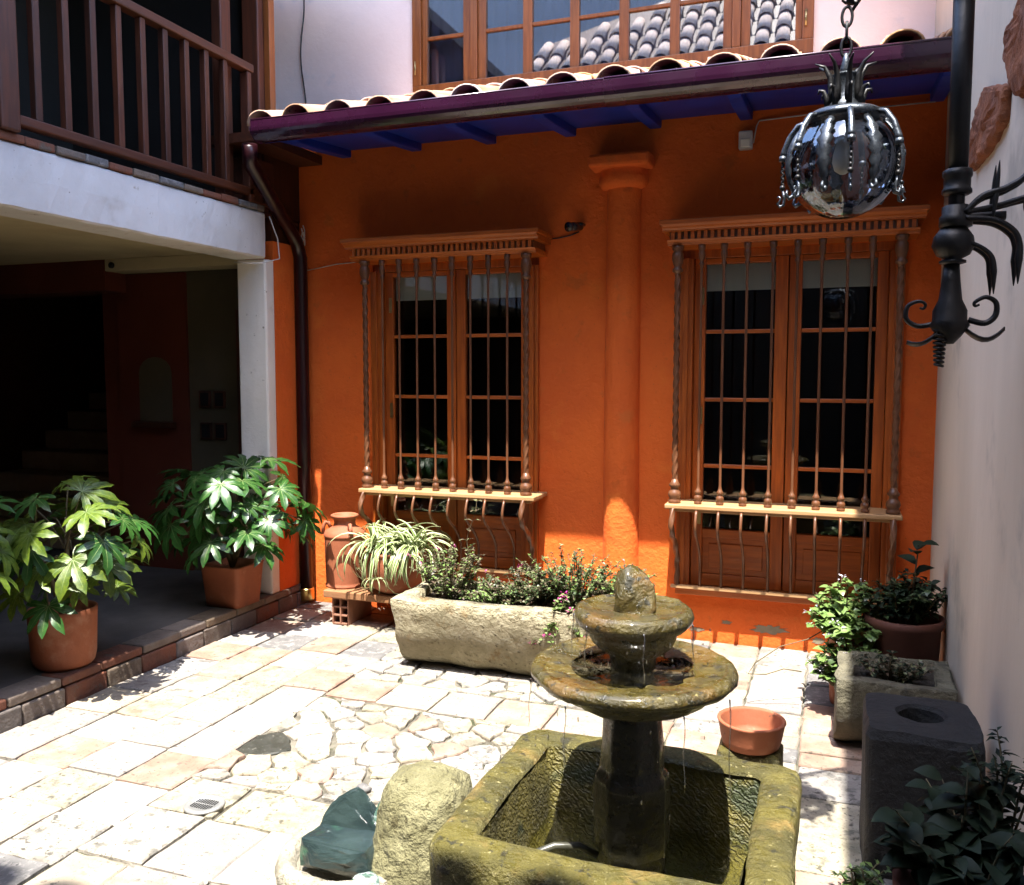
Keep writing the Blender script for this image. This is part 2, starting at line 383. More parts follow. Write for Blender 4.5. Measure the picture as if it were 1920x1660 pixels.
def holed(mb, x0, x1, z0, z1, holes, ya, yb, mi=0):
    """wall slab in the xz plane from y=ya (front) to yb (back) with rectangular holes and their reveals"""
    xs = sorted({x0, x1, *[h[0] for h in holes], *[h[1] for h in holes]})
    zs = sorted({z0, z1, *[h[2] for h in holes], *[h[3] for h in holes]})
    for i in range(len(xs) - 1):
        for j in range(len(zs) - 1):
            a, b, c, d = xs[i], xs[i + 1], zs[j], zs[j + 1]
            if any(h[0] <= a and b <= h[1] and h[2] <= c and d <= h[3] for h in holes): continue
            mb.add([(a, ya, c), (b, ya, c), (b, ya, d), (a, ya, d)], [(0, 1, 2, 3)], mi=mi)
            mb.add([(a, yb, c), (b, yb, c), (b, yb, d), (a, yb, d)], [(3, 2, 1, 0)], mi=mi)
    for (a, b, c, d) in list(holes) + [(x0, x1, z0, z1)]:
        for (p, q) in (((a, c), (b, c)), ((b, c), (b, d)), ((b, d), (a, d)), ((a, d), (a, c))):
            mb.add([(p[0], ya, p[1]), (q[0], ya, q[1]), (q[0], yb, q[1]), (p[0], yb, p[1])], [(0, 1, 2, 3)], mi=mi)
    return mb

def poly_clip(poly, nx, ny, d):
    out = []
    for i in range(len(poly)):
        a, b = poly[i], poly[(i + 1) % len(poly)]
        da = a[0] * nx + a[1] * ny - d; db = b[0] * nx + b[1] * ny - d
        if da <= 0: out.append(a)
        if (da < 0 < db) or (db < 0 < da):
            t = da / (da - db); out.append((a[0] + t * (b[0] - a[0]), a[1] + t * (b[1] - a[1])))
    return out
def inset(poly, g):
    n = len(poly); area = sum(poly[i][0] * poly[(i + 1) % n][1] - poly[(i + 1) % n][0] * poly[i][1] for i in range(n)) / 2
    res = poly; sgn = 1 if area > 0 else -1
    for i in range(n):
        a, b = poly[i], poly[(i + 1) % n]; dx, dy = b[0] - a[0], b[1] - a[1]; l = math.hypot(dx, dy)
        if l < 1e-6: continue
        nx, ny = sgn * dy / l, -sgn * dx / l
        res = poly_clip(res, nx, ny, a[0] * nx + a[1] * ny - g)
        if len(res) < 3: return []
    return res

# ================================================================== SETTING: courtyard floor
ground = MB().add([(-9, -9, -.05), (4, -9, -.05), (4, 6, -.05), (-9, 6, -.05)], [(0, 1, 2, 3)]).build('ground', 'shade_floor')
tag(ground, kind='structure')
floor = MB().add([(-3.5, -7, -.014), (.52, -7, -.014), (.52, .02, -.014), (-3.5, .02, -.014)], [(0, 1, 2, 3)]).build('courtyard_floor', 'joint')
tag(floor, kind='structure')
rf = random.Random(3)
pieces = []          # (polygon, zone)
def rect(a, b, c, d, z): pieces.append(([(a, c), (b, c), (b, d), (a, d)], z))
# square tiles along the kerb
for i in range(4):
    y = -3.75 + rf.uniform(-.02, .02)
    while y < -.02:
        h = rf.uniform(.262, .285); y1 = min(y + h, -.012)
        if y1 > -.10: y1 = -.012
        rect(-3.45 + i * .27, -3.45 + (i + 1) * .27, y, y1, 'L'); y = y1
        if y1 == -.012: break
# brick-shaped and square tiles by the right wall
xr = [-.92, -.66, -.38, -.11, .17, .5]
for i in range(5):
    y = -3.75
    while y < -.02:
        h = rf.choice([.13, .14, .27]) if i % 2 == 0 else rf.choice([.135, .2, .27]); y1 = min(y + h, -.012)
        if y1 > -.08: y1 = -.012
        rect(xr[i], xr[i + 1], y, y1, 'R'); y = y1
        if y1 == -.012: break
# the row in front of the trough and the large slabs in the foreground
for i in range(5): rect(-2.37 + i * .29, -2.37 + (i + 1) * .29, -1.57 - .01 * i, -1.29 - .01 * i, 'B')
yy = -3.75
for row in range(4):
    h = (.34, .30, .33, .25)[row]; x = -2.37; k = row
    while x < -.93:
        w = rf.uniform(.24, .44); x1 = x + w
        if x1 > -1.08: x1 = -.92
        rect(x, x1, yy, yy + h, 'S'); x = x1
    yy += h
# crazy paving in the middle
def crazy(x0, x1, y0, y1, fixed=()):
    sd = list(fixed); t = 0
    while t < 5000:
        t += 1; x, y = rf.uniform(x0, x1), rf.uniform(y0, y1); rad = rf.choice([.12, .15, .19])
        if all((x - a) ** 2 + ((y - b) * 1.15) ** 2 > rad ** 2 for a, b, *_ in sd) and all((x - q[0]) ** 2 + (y - q[1]) ** 2 > .20 ** 2 for q in fixed): sd.append((x, y, 'F'))
    for (sx, sy, z) in sd:
        poly = [(x0, y0), (x1, y0), (x1, y1), (x0, y1)]
        for (tx, ty, _) in sd:
            dx, dy = tx - sx, ty - sy; d2 = dx * dx + dy * dy
            if 0 < d2 < 1.0: poly = poly_clip(poly, dx, dy, dx * (sx + tx) / 2 + dy * (sy + ty) / 2)
        pieces.append((poly, z))
crazy(-2.37, -.92, -2.53, -1.60, [(-2.27, -2.17, 'P')])
crazy(-2.37, -.92, -1.30, -.012)
for poly, z in pieces:
    poly = [p for i, p in enumerate(poly) if math.dist(p, poly[i - 1]) > .03]
    if len(poly) < 3: continue
    poly = inset(poly, .005 if z in 'LRBS' else rf.uniform(.004, .008))
    if len(poly) < 3: continue
    fine = []
    for i in range(len(poly)):
        a, b = poly[i], poly[(i + 1) % len(poly)]; l = math.dist(a, b)
        k = max(1, int(l / (.035 if z in 'FP' else .05)))
        for t in range(k):
            u = t / k; am = .0085 if z in 'FP' else (.005 if z == 'S' else .0035)
            if t == 0: am *= 1.6
            fine.append((a[0] + u * (b[0] - a[0]) + rf.uniform(-am, am), a[1] + u * (b[1] - a[1]) + rf.uniform(-am, am)))
    cx = sum(p[0] for p in fine) / len(fine); cy = sum(p[1] for p in fine) / len(fine)
    h = rf.uniform(-.004, .005); tx, ty = rf.uniform(-.012, .012), rf.uniform(-.012, .012)
    def top(p, s, dz):
        q = (cx + (p[0] - cx) * s, cy + (p[1] - cy) * s); return (q[0], q[1], h + dz + tx * (q[0] - cx) + ty * (q[1] - cy))
    mb = MB().loops([[(p[0], p[1], -.03) for p in fine], [top(p, 1, -.006) for p in fine], [top(p, .955, 0) for p in fine]], True, False, False)
    if z == 'P': mm = 'wet_paving'
    elif z in 'FS': mm = rf.choice(['flagstone'] * 7 + ['paving', 'paving', 'paving_pink'])
    else: mm = rf.choice(['paving'] * 6 + ['flagstone'] * 2 + ['paving_pink'] * 3 + ['paving_grey'])
    o = mb.build('paving_tile' if z in 'LRB' else 'flagstone', mm, floor, fix=False)
    if z == 'P': o['label'] = 'dark wet paving tile with a rusty edge'

# raised floor under the balcony with a brick kerb
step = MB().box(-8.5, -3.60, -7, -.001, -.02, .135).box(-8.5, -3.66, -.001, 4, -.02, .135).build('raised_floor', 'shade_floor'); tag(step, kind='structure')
rk = random.Random(5)
for row, (za, zb) in enumerate(((-.01, .088), (.094, .138))):
    y = -5.2 + row * .13
    while y < -.02:
        l = rk.uniform(.21, .27) if row == 0 else rk.uniform(.22, .3); y1 = min(y + l, -.004)
        mb = MB().box(-3.62, -3.45 - rk.uniform(0, .008) - .006 * row, y, y1 - .008, za, zb + rk.uniform(-.003, .003))
        mb.build('brick', rk.choice(['kerb_brick'] * 3 + ['kerb_red']), step, bevel=.008, fix=False)
        y = y1

# ================================================================== ORANGE HOUSE
house = empty('orange_house', (-1.5, 0, 0), 'orange plastered house with two barred windows, tiled eave and pale upper storey', 'house')
wins = [(-2.93, -1.76, .30, 2.32), (-.876, .331, .30, 2.32)]
wall = holed(MB(), -3.66, .51, -.05, 3.13, wins, 0, .18).build('wall', 'orange_plaster', house, fix=False)
# dark room behind
rm = MB()
for (a, b, c, d) in [((-3.3, .2, .05), (.5, .2, .05), (.5, 3, .05), (-3.3, 3, .05)), ((-3.3, 3, .05), (.5, 3, .05), (.5, 3, 2.9), (-3.3, 3, 2.9)),
                     ((-3.3, .2, .05), (-3.3, 3, .05), (-3.3, 3, 2.9), (-3.3, .2, 2.9)), ((.5, .2, .05), (.5, 3, .05), (.5, 3, 2.9), (.5, .2, 2.9)),
                     ((-3.3, .2, 2.9), (.5, .2, 2.9), (.5, 3, 2.9), (-3.3, 3, 2.9))]:
    rm.add([a, b, c, d], [(0, 1, 2, 3)])
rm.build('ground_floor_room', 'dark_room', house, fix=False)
# pilaster
pc = MB()
def half(prof, n=14, cx=-1.225, cy=.0):
    loops = []
    for r, z in prof: loops.append([(cx + r * math.cos(math.pi + math.pi * k / n), cy + r * .9 * math.sin(math.pi + math.pi * k / n), z) for k in range(n + 1)])
    m = MB(); nn = n + 1; vs = [p for l in loops for p in l]
    m.add(vs, [(i * nn + k, i * nn + k + 1, (i + 1) * nn + k + 1, (i + 1) * nn + k) for i in range(len(prof) - 1) for k in range(n)], True)
    m.add(loops[-1], [tuple(range(nn))]); m.add(loops[0], [tuple(range(nn))]); return m
pil = half([(.112, 0), (.110, .4), (.108, 1.2), (.104, 2.0), (.102, 2.70)]).jitter(.006, 3).build('pilaster', 'orange_plaster', house)
half([(.105, 2.69), (.135, 2.70), (.150, 2.725), (.150, 2.76), (.140, 2.785), (.142, 2.80)]).jitter(.006, 9).build('capital', 'orange_plaster', pil)
MB().box(-1.41, -1.04, -.175, .0, 2.80, 2.875).jitter(.006, 7).build('abacus', 'orange_plaster', pil, bevel=.018)
# worn patch of bare render on the wall's foot
pr = random.Random(9)
def peel(cx, cz, w, h):
    n = 34; pts = []
    for k in range(n):
        a = 2 * math.pi * k / n; r = 1 + pr.uniform(-.35, .3)
        pts.append((cx + w * r * math.cos(a), cz + h * r * math.sin(a)))
    MB().prism(pts, -.0025, .0, 'y').build('bare_render', 'bare_render', house)
peel(-.33, .10, .10, .026); peel(-.58, .12, .03, .012); peel(-.06, .06, .03, .02); peel(-.75, .06, .04, .012)

# ---- windows
ZR = (2.235, 1.843, 1.444, 1.05, .672)
def window(x0, x1, panes):
    w = MB().box(x0 - .004, x1 + .004, .02, .17, 2.27, 2.322).box(x0 - .004, x0 + .075, -.03, .17, .30, 2.269).box(x1 - .075, x1 + .004, -.03, .17, .30, 2.269) \
        .box(x0 + .02, x0 + .05, -.045, -.03, .30, 2.269).box(x1 - .05, x1 - .02, -.045, -.03, .30, 2.269).build('window', 'window_wood', house, bevel=.004)
    mid = (panes[0][1] + panes[1][0]) / 2
    MB().box(x0, x1, -.07, .16, .285, .325).build('window_sill', 'window_wood_h', w, bevel=.004)
    for i, (a, b) in enumerate(panes):
        l = x0 + .077 if i == 0 else mid + .003; r = mid - .003 if i == 0 else x1 - .077
        MB().box(l, a, .02, .07, .33, 2.268).build('sash_stile', 'window_wood', w, bevel=.004)
        MB().box(b, r, .02, .07, .33, 2.268).build('sash_stile', 'window_wood', w, bevel=.004)
        MB().box(a, b, .022, .068, ZR[0], 2.268).build('sash_rail', 'window_wood_h', w, bevel=.004)
        MB().box(a, b, .022, .068, .33, .40).build('sash_rail', 'window_wood_h', w, bevel=.004)
        MB().box(a, b, .022, .068, .62, ZR[4]).build('sash_rail', 'window_wood_h', w, bevel=.004)
        MB().box(a, b, .036, .056, .40, .62).box(a + .04, b - .04, .028, .036, .435, .585).build('lower_panel', 'window_wood_h', w, bevel=.006)
        for z in ZR[1:4]: MB().box(a, b, .026, .064, z - .011, z + .011).build('muntin', 'window_wood_h', w, bevel=.004)
        for k in range(4):
            MB().box(a - .004, b + .004, .043, .047, ZR[k + 1] + (.011 if k < 3 else 0), ZR[k] - (.011 if k else 0)).build('pane', 'pane_glass', w)
        MB().box(a - .01, b + .01, .0715, .0745, 2.09, 2.25).box(a - .01, b + .01, .0705, .080, 2.083, 2.095).build('roller_blind', 'blind', w)
    for z in (2.05, 1.35, .75): MB().box(panes[0][0] - .028, panes[0][0] - .008, .012, .02, z - .05, z + .05).build('hinge', 'hinge', w)
    return w
PANES = [((-2.79, -2.401), (-2.269, -1.886)), ((-.735, -.343), (-.197, .196))]
for (x0, x1, _, _), pn in zip(wins, PANES): window(x0, x1, pn)

# ---- grilles
YB = -.21
bar_prof = lambda h: [(.020, 0), (.022, .006), (.022, .014), (.016, .020), (.021, .028), (.023, .036), (.021, .046), (.014, .054), (.014, .060), (.019, .066), (.020, .072),
                      (.013, .082), (.009, .096), (.0075, .11), (.0075, h - .14), (.010, h - .12), (.016, h - .105), (.010, h - .098), (.013, h - .085), (.018, h - .07), (.019, h - .045), (.014, h - .035), (.020, h - .028), (.021, h)]
post_foot = [(.034, 0), (.036, .008), (.036, .018), (.028, .026), (.034, .036), (.038, .05), (.034, .066), (.024, .078), (.022, .092), (.031, .100), (.033, .108), (.022, .122), (.017, .14)]
post_head = [(.014, 0), (.018, .012), (.030, .02), (.030, .032), (.020, .045), (.026, .06), (.033, .09), (.031, .12), (.024, .135), (.033, .145), (.034, .165)]
ZS, ZC = .852, 2.318
bar_mesh = MB().lathe(bar_prof(ZC - ZS), 10).mesh('bar', 'bar_wood')
def twisted(pts, r):
    return MB().tube(pts, r, 12, True, twist=(3, .22, .55))
def grille(xs, x0, x1, cx0, cx1):
    g = empty('window_grille', ((x0 + x1) / 2, -.1, .35)); g.parent = house; g.location = WL[g] - WL[house]
    # shelf
    MB().box(x0, x1, -.275, -.001, .826, .852).box(x0 + .03, x1 - .03, -.235, -.001, .806, .826).build('shelf', 'sill_wood', g, bevel=.005)
    # cornice: stacked mouldings, dentils between
    MB().box(cx0, cx1, -.30, -.001, 2.425, 2.452).build('cornice_top', 'window_wood_h', g, bevel=.004)
    prof = [(-.295, 2.425), (-.285, 2.415), (-.270, 2.408), (-.262, 2.398), (-.262, 2.392), (-.001, 2.392), (-.001, 2.425)]
    MB().prism(prof, cx0 + .012, cx1 - .012, 'x').build('cornice_crown', 'window_wood_h', g)
    MB().box(cx0 + .05, cx1 - .05, -.232, -.001, 2.348, 2.392).build('dentil_band', 'bar_wood', g)
    n = int((cx1 - cx0 - .1) / .036); dm = None
    for k in range(n):
        xc = cx0 + .05 + (k + .5) * (cx1 - cx0 - .1) / n
        if dm is None: dm = MB().box(-.0095, .0095, -.016, .0, 0, .042).mesh('dentil', 'window_wood_h')
        inst('dentil', dm, g, (xc, -.232, 2.349))
    prof = [(-.250, 2.348), (-.243, 2.338), (-.232, 2.332), (-.228, 2.318), (-.001, 2.318), (-.001, 2.348)]
    MB().prism(prof, cx0 + .035, cx1 - .035, 'x').build('cornice_base', 'window_wood_h', g, bevel=.003)
    for x in xs[1:-1]: inst('bar', bar_mesh, g, (x, YB, ZS))
    for x in (xs[0], xs[-1]):
        nst = 190
        p = twisted([(x, YB, ZS + .13 + (ZC - .16 - ZS - .13) * i / nst) for i in range(nst + 1)], .0155)
        p.lathe(post_foot, 14, (x, YB, ZS)); p.lathe(post_head, 14, (x, YB, ZC - .165))
        p.build('twisted_post', 'bar_wood', g, fix=False)
    # lower, belly-shaped bars running back to the wall
    def low(x, tw):
        pts = []
        n = 60 if tw else 18
        for i in range(n + 1):
            t = i / n; s = min(max((t - .20) / .52, 0), 1); s = s * s * (3 - 2 * s)
            pts.append((x, -.262 + .178 * s - .04 * math.sin(min(t / .42, 1) * math.pi), .826 - (.826 - .345) * t))
        return twisted(pts, .015) if tw else MB().tube(pts, .0085, 8)
    for k, x in enumerate(xs):
        tw = k in (0, len(xs) - 1)
        low(x, tw).build('twisted_lower_post' if tw else 'lower_bar', 'bar_wood', g, fix=False)
    MB().box(x0 + .01, x1 - .01, -.098, -.071, .326, .346).build('bottom_rail', 'sill_wood', g, bevel=.003)
    return g
BL = [-2.873, -2.747, -2.627, -2.504, -2.38, -2.261, -2.137, -2.018, -1.894, -1.772]
BR = [-.863, -.729, -.606, -.48, -.343, -.216, -.09, .039, .16, .300]
g1 = grille(BL, -2.905, -1.70, -3.0, -1.67); g1['label'] = 'turned wooden cage over the left window'
g2 = grille(BR, -.909, .345, -.955, .42); g2['label'] = 'turned wooden cage over the right window'

# ---- eave: soffit, rafters, gutter, tiles
roof = MB().add([(-3.30, -.72, 3.075), (.51, -.72, 3.075), (.51, .9, 3.56), (-3.30, .9, 3.56), (-3.30, -.72, 3.05), (.51, -.72, 3.05), (.51, .9, 3.535), (-3.30, .9, 3.535)],
                [(0, 1, 2, 3), (7, 6, 5, 4), (0, 4, 5, 1), (1, 5, 6, 2), (3, 2, 6, 7), (0, 3, 7, 4)]).build('roof', 'blue_paint', house)
MB().prism([(-.69, 3.02), (0, 3.08), (0, 3.095), (-.69, 3.035)], -3.30, .505, 'x').build('soffit', 'blue_paint', roof)
for k in range(8):
    x = -3.117 + k * .519
    if x > .46: x = .46
    MB().prism([(-.66, 3.022), (-.66, 2.995), (-.60, 2.985), (-.40, 2.995), (.01, 3.035), (.01, 3.10)], x - .035, x + .035, 'x').build('rafter_end', 'blue_paint', roof, bevel=.006)
MB().box(-3.26, .505, -.72, -.70, 2.975, 3.049).build('fascia', 'blue_paint', roof)
# gutter: open channel with rolled lip
def gut(xa, xb, e=0):
    sec = []
    for t in range(13):
        a = math.pi + math.pi * t / 12
        sec.append((-.800 - (.078 + e) * math.cos(a) * -1 if False else -.800 + (.078 + e) * math.cos(a), 3.02 + (.068 + e) * math.sin(a)))
    out = [(-.878 - e, 3.06), (-.871 - e, 3.068)] 
    prof = [(-.867 - e, 3.064)] + [(-.879 - e, 3.056)] + sec + [(-.722 + e, 3.05)]
    inn = [(y + (.004 if y < -.800 else -.004), z + .004) for y, z in prof[::-1]]
    return MB().prism(prof + inn, xa, xb, 'x')
gu = gut(-3.235, -1.115).build('gutter', 'gutter_metal', house)
gut(-1.135, .50, .004).build('gutter_length', 'gutter_metal', gu)
MB().tube([(-3.235, -.871, 3.064), (-1.12, -.871, 3.064)], .007, 8).build('gutter_lip', 'gutter_metal', gu)
MB().tube([(-1.13, -.875, 3.066), (.50, -.875, 3.066)], .007, 8).build('gutter_lip', 'gutter_metal', gu)
MB().prism([(-.800 + .081 * math.cos(math.pi + math.pi * t / 12), 3.02 + .071 * math.sin(math.pi + math.pi * t / 12)) for t in range(13)], -3.240, -3.236, 'x').build('gutter_end_cap', 'gutter_metal', gu)
# roof tiles (barrel): covers and channels in rows
def barrel(r0, r1, L_, th=.012, n=10, arch=1):
    vs = []; fs = []
    for (r, y) in ((r0, 0), (r1, L_)):
        for rr in (r, r - th):
            for k in range(n + 1):
                a = math.pi * k / n; vs.append((rr * math.cos(a), y, arch * rr * .85 * math.sin(a)))
    m = n + 1
    for k in range(n):
        fs += [(k, k + 1, 2 * m + k + 1, 2 * m + k), (m + k + 1, m + k, 3 * m + k, 3 * m + k + 1), (k + 1, k, m + k, m + k + 1), (2 * m + k, 2 * m + k + 1, 3 * m + k + 1, 3 * m + k)]
    fs += [(0, 2 * m, 3 * m, m), (n, m + n, 3 * m + n, 2 * m + n)]
    return MB().add(vs, fs, True)
cover = barrel(.098, .078, .42).mesh('roof_tile', 'roof_clay')
channel = barrel(.078, .095, .42, arch=-1).mesh('roof_tile', 'roof_clay')
rt = random.Random(2)
def tile_field(parent, x0, n, dx, y0, z0, slope, rows, pitch, sgn=1, chan=True, dz0=.055, ys=1):
    """sgn=1: the roof rises towards +y; -1: towards -y"""
    for i in range(n):
        for j in range(rows):
            s = j * pitch; y = y0 + sgn * s * math.cos(slope); z = z0 + s * math.sin(slope)
            rz = 0 if sgn > 0 else math.pi
            o = inst('roof_tile', cover, parent, (x0 + i * dx + rt.uniform(-.008, .008), y + rt.uniform(-.012, .012), z + dz0 + rt.uniform(-.004, .006)))
            o.rotation_euler = (slope - R(1.4) + rt.uniform(-.015, .015), rt.uniform(-.02, .02), rz + rt.uniform(-.03, .03))
            o.scale = (1, ys, 1)
            if chan:
                o = inst('roof_tile', channel, parent, (x0 + (i + .5) * dx, y, z + .085))
                o.rotation_euler = (slope - R(1.2), 0, rz); o.scale = (1, ys, 1)
SL = math.atan2(.485, 1.62)
tile_field(roof, -3.24, 15, .2675, -.79, 3.052, SL, 5, .385, dz0=.013)
# upper storey
UP = [(-2.949, -2.654), (-2.476, -2.187), (-2.118, -1.835), (-1.769, -1.481), (-1.413, -1.129), (-1.064, -.773), (-.6, -.314)]
upw = holed(MB(), -4.6, .51, 3.2, 6.4, [(-3.06, -.2, 3.66, 4.95)], .9, 1.08).build('upper_wall', 'pale_plaster', house, fix=False)
uw = MB().box(-3.06, -.2, .88, 1.06, 3.66, 3.75).box(-3.06, -.2, .88, 1.06, 4.88, 4.95).box(-3.06, -2.99, .88, 1.06, 3.751, 4.879).box(-.27, -.2, .88, 1.06, 3.751, 4.879) \
    .build('upper_window', 'upper_wood', house, bevel=.004)
edges = [(-2.988, -2.949)] + [(UP[i][1], UP[i + 1][0]) for i in range(6)] + [(-.314, -.272)]
for (a, b) in edges:
    if b - a > .12:
        m_ = (a + b) / 2
        MB().box(a, m_ - .03, .905, .955, 3.752, 4.878).build('sash_stile', 'upper_wood', uw, bevel=.003)
        MB().box(m_ + .03, b, .905, .955, 3.752, 4.878).build('sash_stile', 'upper_wood', uw, bevel=.003)
        MB().box(m_ - .028, m_ + .028, .885, .99, 3.752, 4.878).build('mullion', 'upper_wood', uw, bevel=.006)
    else: MB().box(a, b, .905, .955, 3.752, 4.878).build('sash_stile', 'upper_wood', uw, bevel=.003)
for (a, b) in UP:
    for z in (4.095, 4.47): MB().box(a, b, .91, .95, z - .012, z + .012).build('muntin', 'upper_wood', uw, bevel=.003)
    for za, zb in ((3.752, 4.083), (4.107, 4.458), (4.482, 4.878)):
        MB().box(a - .003, b + .003, .926, .931, za, zb).build('pane', 'upper_glass', uw)
for (a, b) in ((-3.0, -2.5), (-2.5, -1.8), (-1.79, -1.1), (-1.09, -.25)):
    nn = 60; vs = []
    for i in range(nn + 1):
        x = a + (b - a) * i / nn; yy = 1.0 + .012 * math.sin(x * 70 + a)
        vs += [(x, yy, 3.70), (x, yy, 4.9)]
    MB().add(vs, [(i * 2, i * 2 + 2, i * 2 + 3, i * 2 + 1) for i in range(nn)], True).build('haze_curtain', 'haze_curtain', uw, fix=False)  # drapes added behind the glass to give the panes a bluish haze
MB().tube([(-.248, .876, 3.83), (-.248, .876, 3.93)], .008, 6).build('hinge', 'hinge', uw)
MB().tube([(-3.035, .876, 3.83), (-3.035, .876, 3.93)], .006, 6).build('hinge', 'hinge', uw)
ur = MB()
for q in [((-4.4, 1.1, 3.3), (.5, 1.1, 3.3), (.5, 4, 3.3), (-4.4, 4, 3.3)), ((-4.4, 4, 3.3), (.5, 4, 3.3), (.5, 4, 6), (-4.4, 4, 6)), ((-4.4, 1.1, 6), (.5, 1.1, 6), (.5, 4, 6), (-4.4, 4, 6)),
          ((-4.4, 1.1, 3.3), (-4.4, 4, 3.3), (-4.4, 4, 6), (-4.4, 1.1, 6)), ((.5, 1.1, 3.3), (.5, 4, 3.3), (.5, 4, 6), (.5, 1.1, 6))]:
    ur.add(q, [(0, 1, 2, 3)])
ur.build('upper_room', 'grey_room', house, fix=False)
MB().add([(-4.6, .1, 5.60), (.9, .1, 5.60), (.9, 4, 6.9), (-4.6, 4, 6.9), (-4.6, .1, 5.72), (.9, .1, 5.72), (.9, 4, 7.02), (-4.6, 4, 7.02)],
         [(0, 1, 2, 3), (7, 6, 5, 4), (0, 4, 5, 1), (1, 5, 6, 2), (3, 2, 6, 7), (0, 3, 7, 4)]).build('upper_roof', 'roof_clay', house)
# downspout
dp = MB().tube([(-3.30, -.80, 2.95), (-3.33, -.76, 2.86), (-3.42, -.30, 2.60), (-3.44, -.12, 2.48), (-3.445, -.07, 2.38), (-3.445, -.07, 1.2), (-3.445, -.07, .10)], [.045, .045, .045, .046, .046, .046, .046], 14).build('downspout', 'downpipe_metal', house)
MB().lathe([(.051, .02), (.054, .03), (.054, .095), (.051, .105)], 14, (-3.445, -.07, 0)).build('brass_collar', 'brass', dp)
MB().tube([(-3.50, -.07, 1.0), (-3.39, -.07, 1.003)], .003, 5).build('pipe_strap', 'iron', dp)

# ================================================================== BALCONY HOUSE (left)
bal = empty('balcony_house', (-4.5, -3, .14), 'house on the left with a dark wooden balcony over a white beam', 'house')
MB().box(-3.70, -3.478, -.425, -.33, .136, 2.335).jitter(.005, 3).build('column', 'column_bounce_white', bal, bevel=.012)
MB().box(-3.70, -3.48, -.329, -.001, .136, 2.46).build('return_wall', 'orange_plaster', bal)
MB().box(-3.70, -3.49, -.40, -.001, 2.628, 3.0).box(-3.70, -3.495, -.33, -.001, 2.461, 2.627).build('plate_and_shade_board', 'rail_wood', bal)  # wall plate; the lower dark box stands in for shadow
bl_ = []
for k in range(111):
    y = -7 + (7 - .425) * k / 110
    def wob(u, v, a=.005): return a * noise.noise(Vector((y * 9, u * 31, v * 17))) + .004 * noise.noise(Vector((y * 38, u * 5, v * 9)))
    bl_.append([(-3.70, y, 2.336), (-3.484 + wob(1, 1), y, 2.336 + wob(1, 2, .003)), (-3.473 + wob(2, 1), y, 2.345 + wob(2, 2)), (-3.470 + wob(3, 3, .003), y, 2.48), (-3.472 + wob(4, 1), y, 2.613 + wob(4, 2)), (-3.482 + wob(5, 1), y, 2.624 + wob(5, 2, .003)), (-3.70, y, 2.625)])
MB().loops(bl_, True, True, False).build('beam', 'white_plaster', bal)
MB().box(-8.5, -3.701, -7, 0, 2.42, 2.60).build('balcony_floor', 'cream_plaster', bal)
MB().box(-8.5, -3.49, -7, -.33, 2.610, 2.627).build('balcony_deck', 'rail_wood_h', bal)
MB().box(-5.0, -3.701, -.22, -.02, 2.335, 2.419).build('cross_beam', 'cream_plaster', bal, bevel=.006)
MB().tube([(-4.93, -.235, 2.375), (-4.93, -.215, 2.375)], .022, 12).build('pipe_hole', 'hole_black', bal)
MB().box(-8.4, -5.001, -.22, .1, 2.20, 2.419).build('orange_lintel', 'shaded_orange', bal)
MB().box(-5.08, -3.69, .001, .15, .136, 2.418).build('hall_wall', 'shaded_cream', bal)
MB().box(-5.09, -4.46, -.02, .001, .136, 2.33).build('niche_wall', 'shaded_orange', bal)
# niche
nz = [(-4.90, 1.24), (-4.60, 1.24), (-4.60, 1.60)] + [(-4.75 + .15 * math.cos(a), 1.60 + .12 * math.sin(a)) for a in [math.pi * k / 8 for k in range(1, 8)]] + [(-4.90, 1.60)]
MB().prism(nz, -.026, -.021, 'y').build('niche_back', 'shaded_cream', bal)
MB().box(-4.93, -4.57, -.09, -.021, 1.20, 1.238).build('niche_shelf', 'rail_wood_h', bal, bevel=.004)
MB().box(-4.02, -3.705, -.03, .001, .136, 2.05).build('hall_door', 'rail_wood', bal, bevel=.004)
MB().box(-5.25, -5.09, .001, 3.5, .136, 2.419).build('stair_wall', 'shaded_orange', bal)
MB().box(-8.5, -8.3, -7, 4, .136, 2.419).box(-8.3, -5.25, 3.4, 3.5, .136, 2.419).build('back_wall', 'shaded_orange', bal)
MB().box(-8.5, -3.4, 0.01, 4, 2.42, 2.58).build('stair_ceiling', 'shaded_orange', bal)
st = MB().box(-7.4, -5.26, 2.3, 3.4, .136, .14).build('staircase', 'stair_stone', bal)
for i in range(7):
    MB().box(-7.4, -5.26, .25 + i * .28, 3.38, .137 + i * .18, .137 + (i + 1) * .18 - .004).build('stair_step', 'stair_stone', st, bevel=.01)
MB().tube([(-5.30, .2 + .28 * i, .95 + .18 * i) for i in range(6)], .02, 8).tube([(-5.30, .2 - .08 * math.sin(a), .95 - .09 + .09 * math.cos(a)) for a in [k * .5 for k in range(10)]], .014, 6).build('stair_handrail', 'iron', bal)
MB().box(-3.70, -3.305, -.69, -.002, 3.002, 3.06).build('sun_gap_board', 'rail_wood_h', bal)  # dark board added to cover the sunlit top of the wall plate
# brick edging of the balcony
rb = random.Random(11); y = -5.6
while y < -.46:
    l = rb.uniform(.15, .19)
    MB().box(-3.70, -3.458 - rb.uniform(0, .008), y, min(y + l - .006, -.43), 2.6275, 2.665 + rb.uniform(-.004, .004)).build('edge_brick', rb.choice(['kerb_brick', 'kerb_red', 'paving_grey']), bal, bevel=.008, fix=False)
    y += l
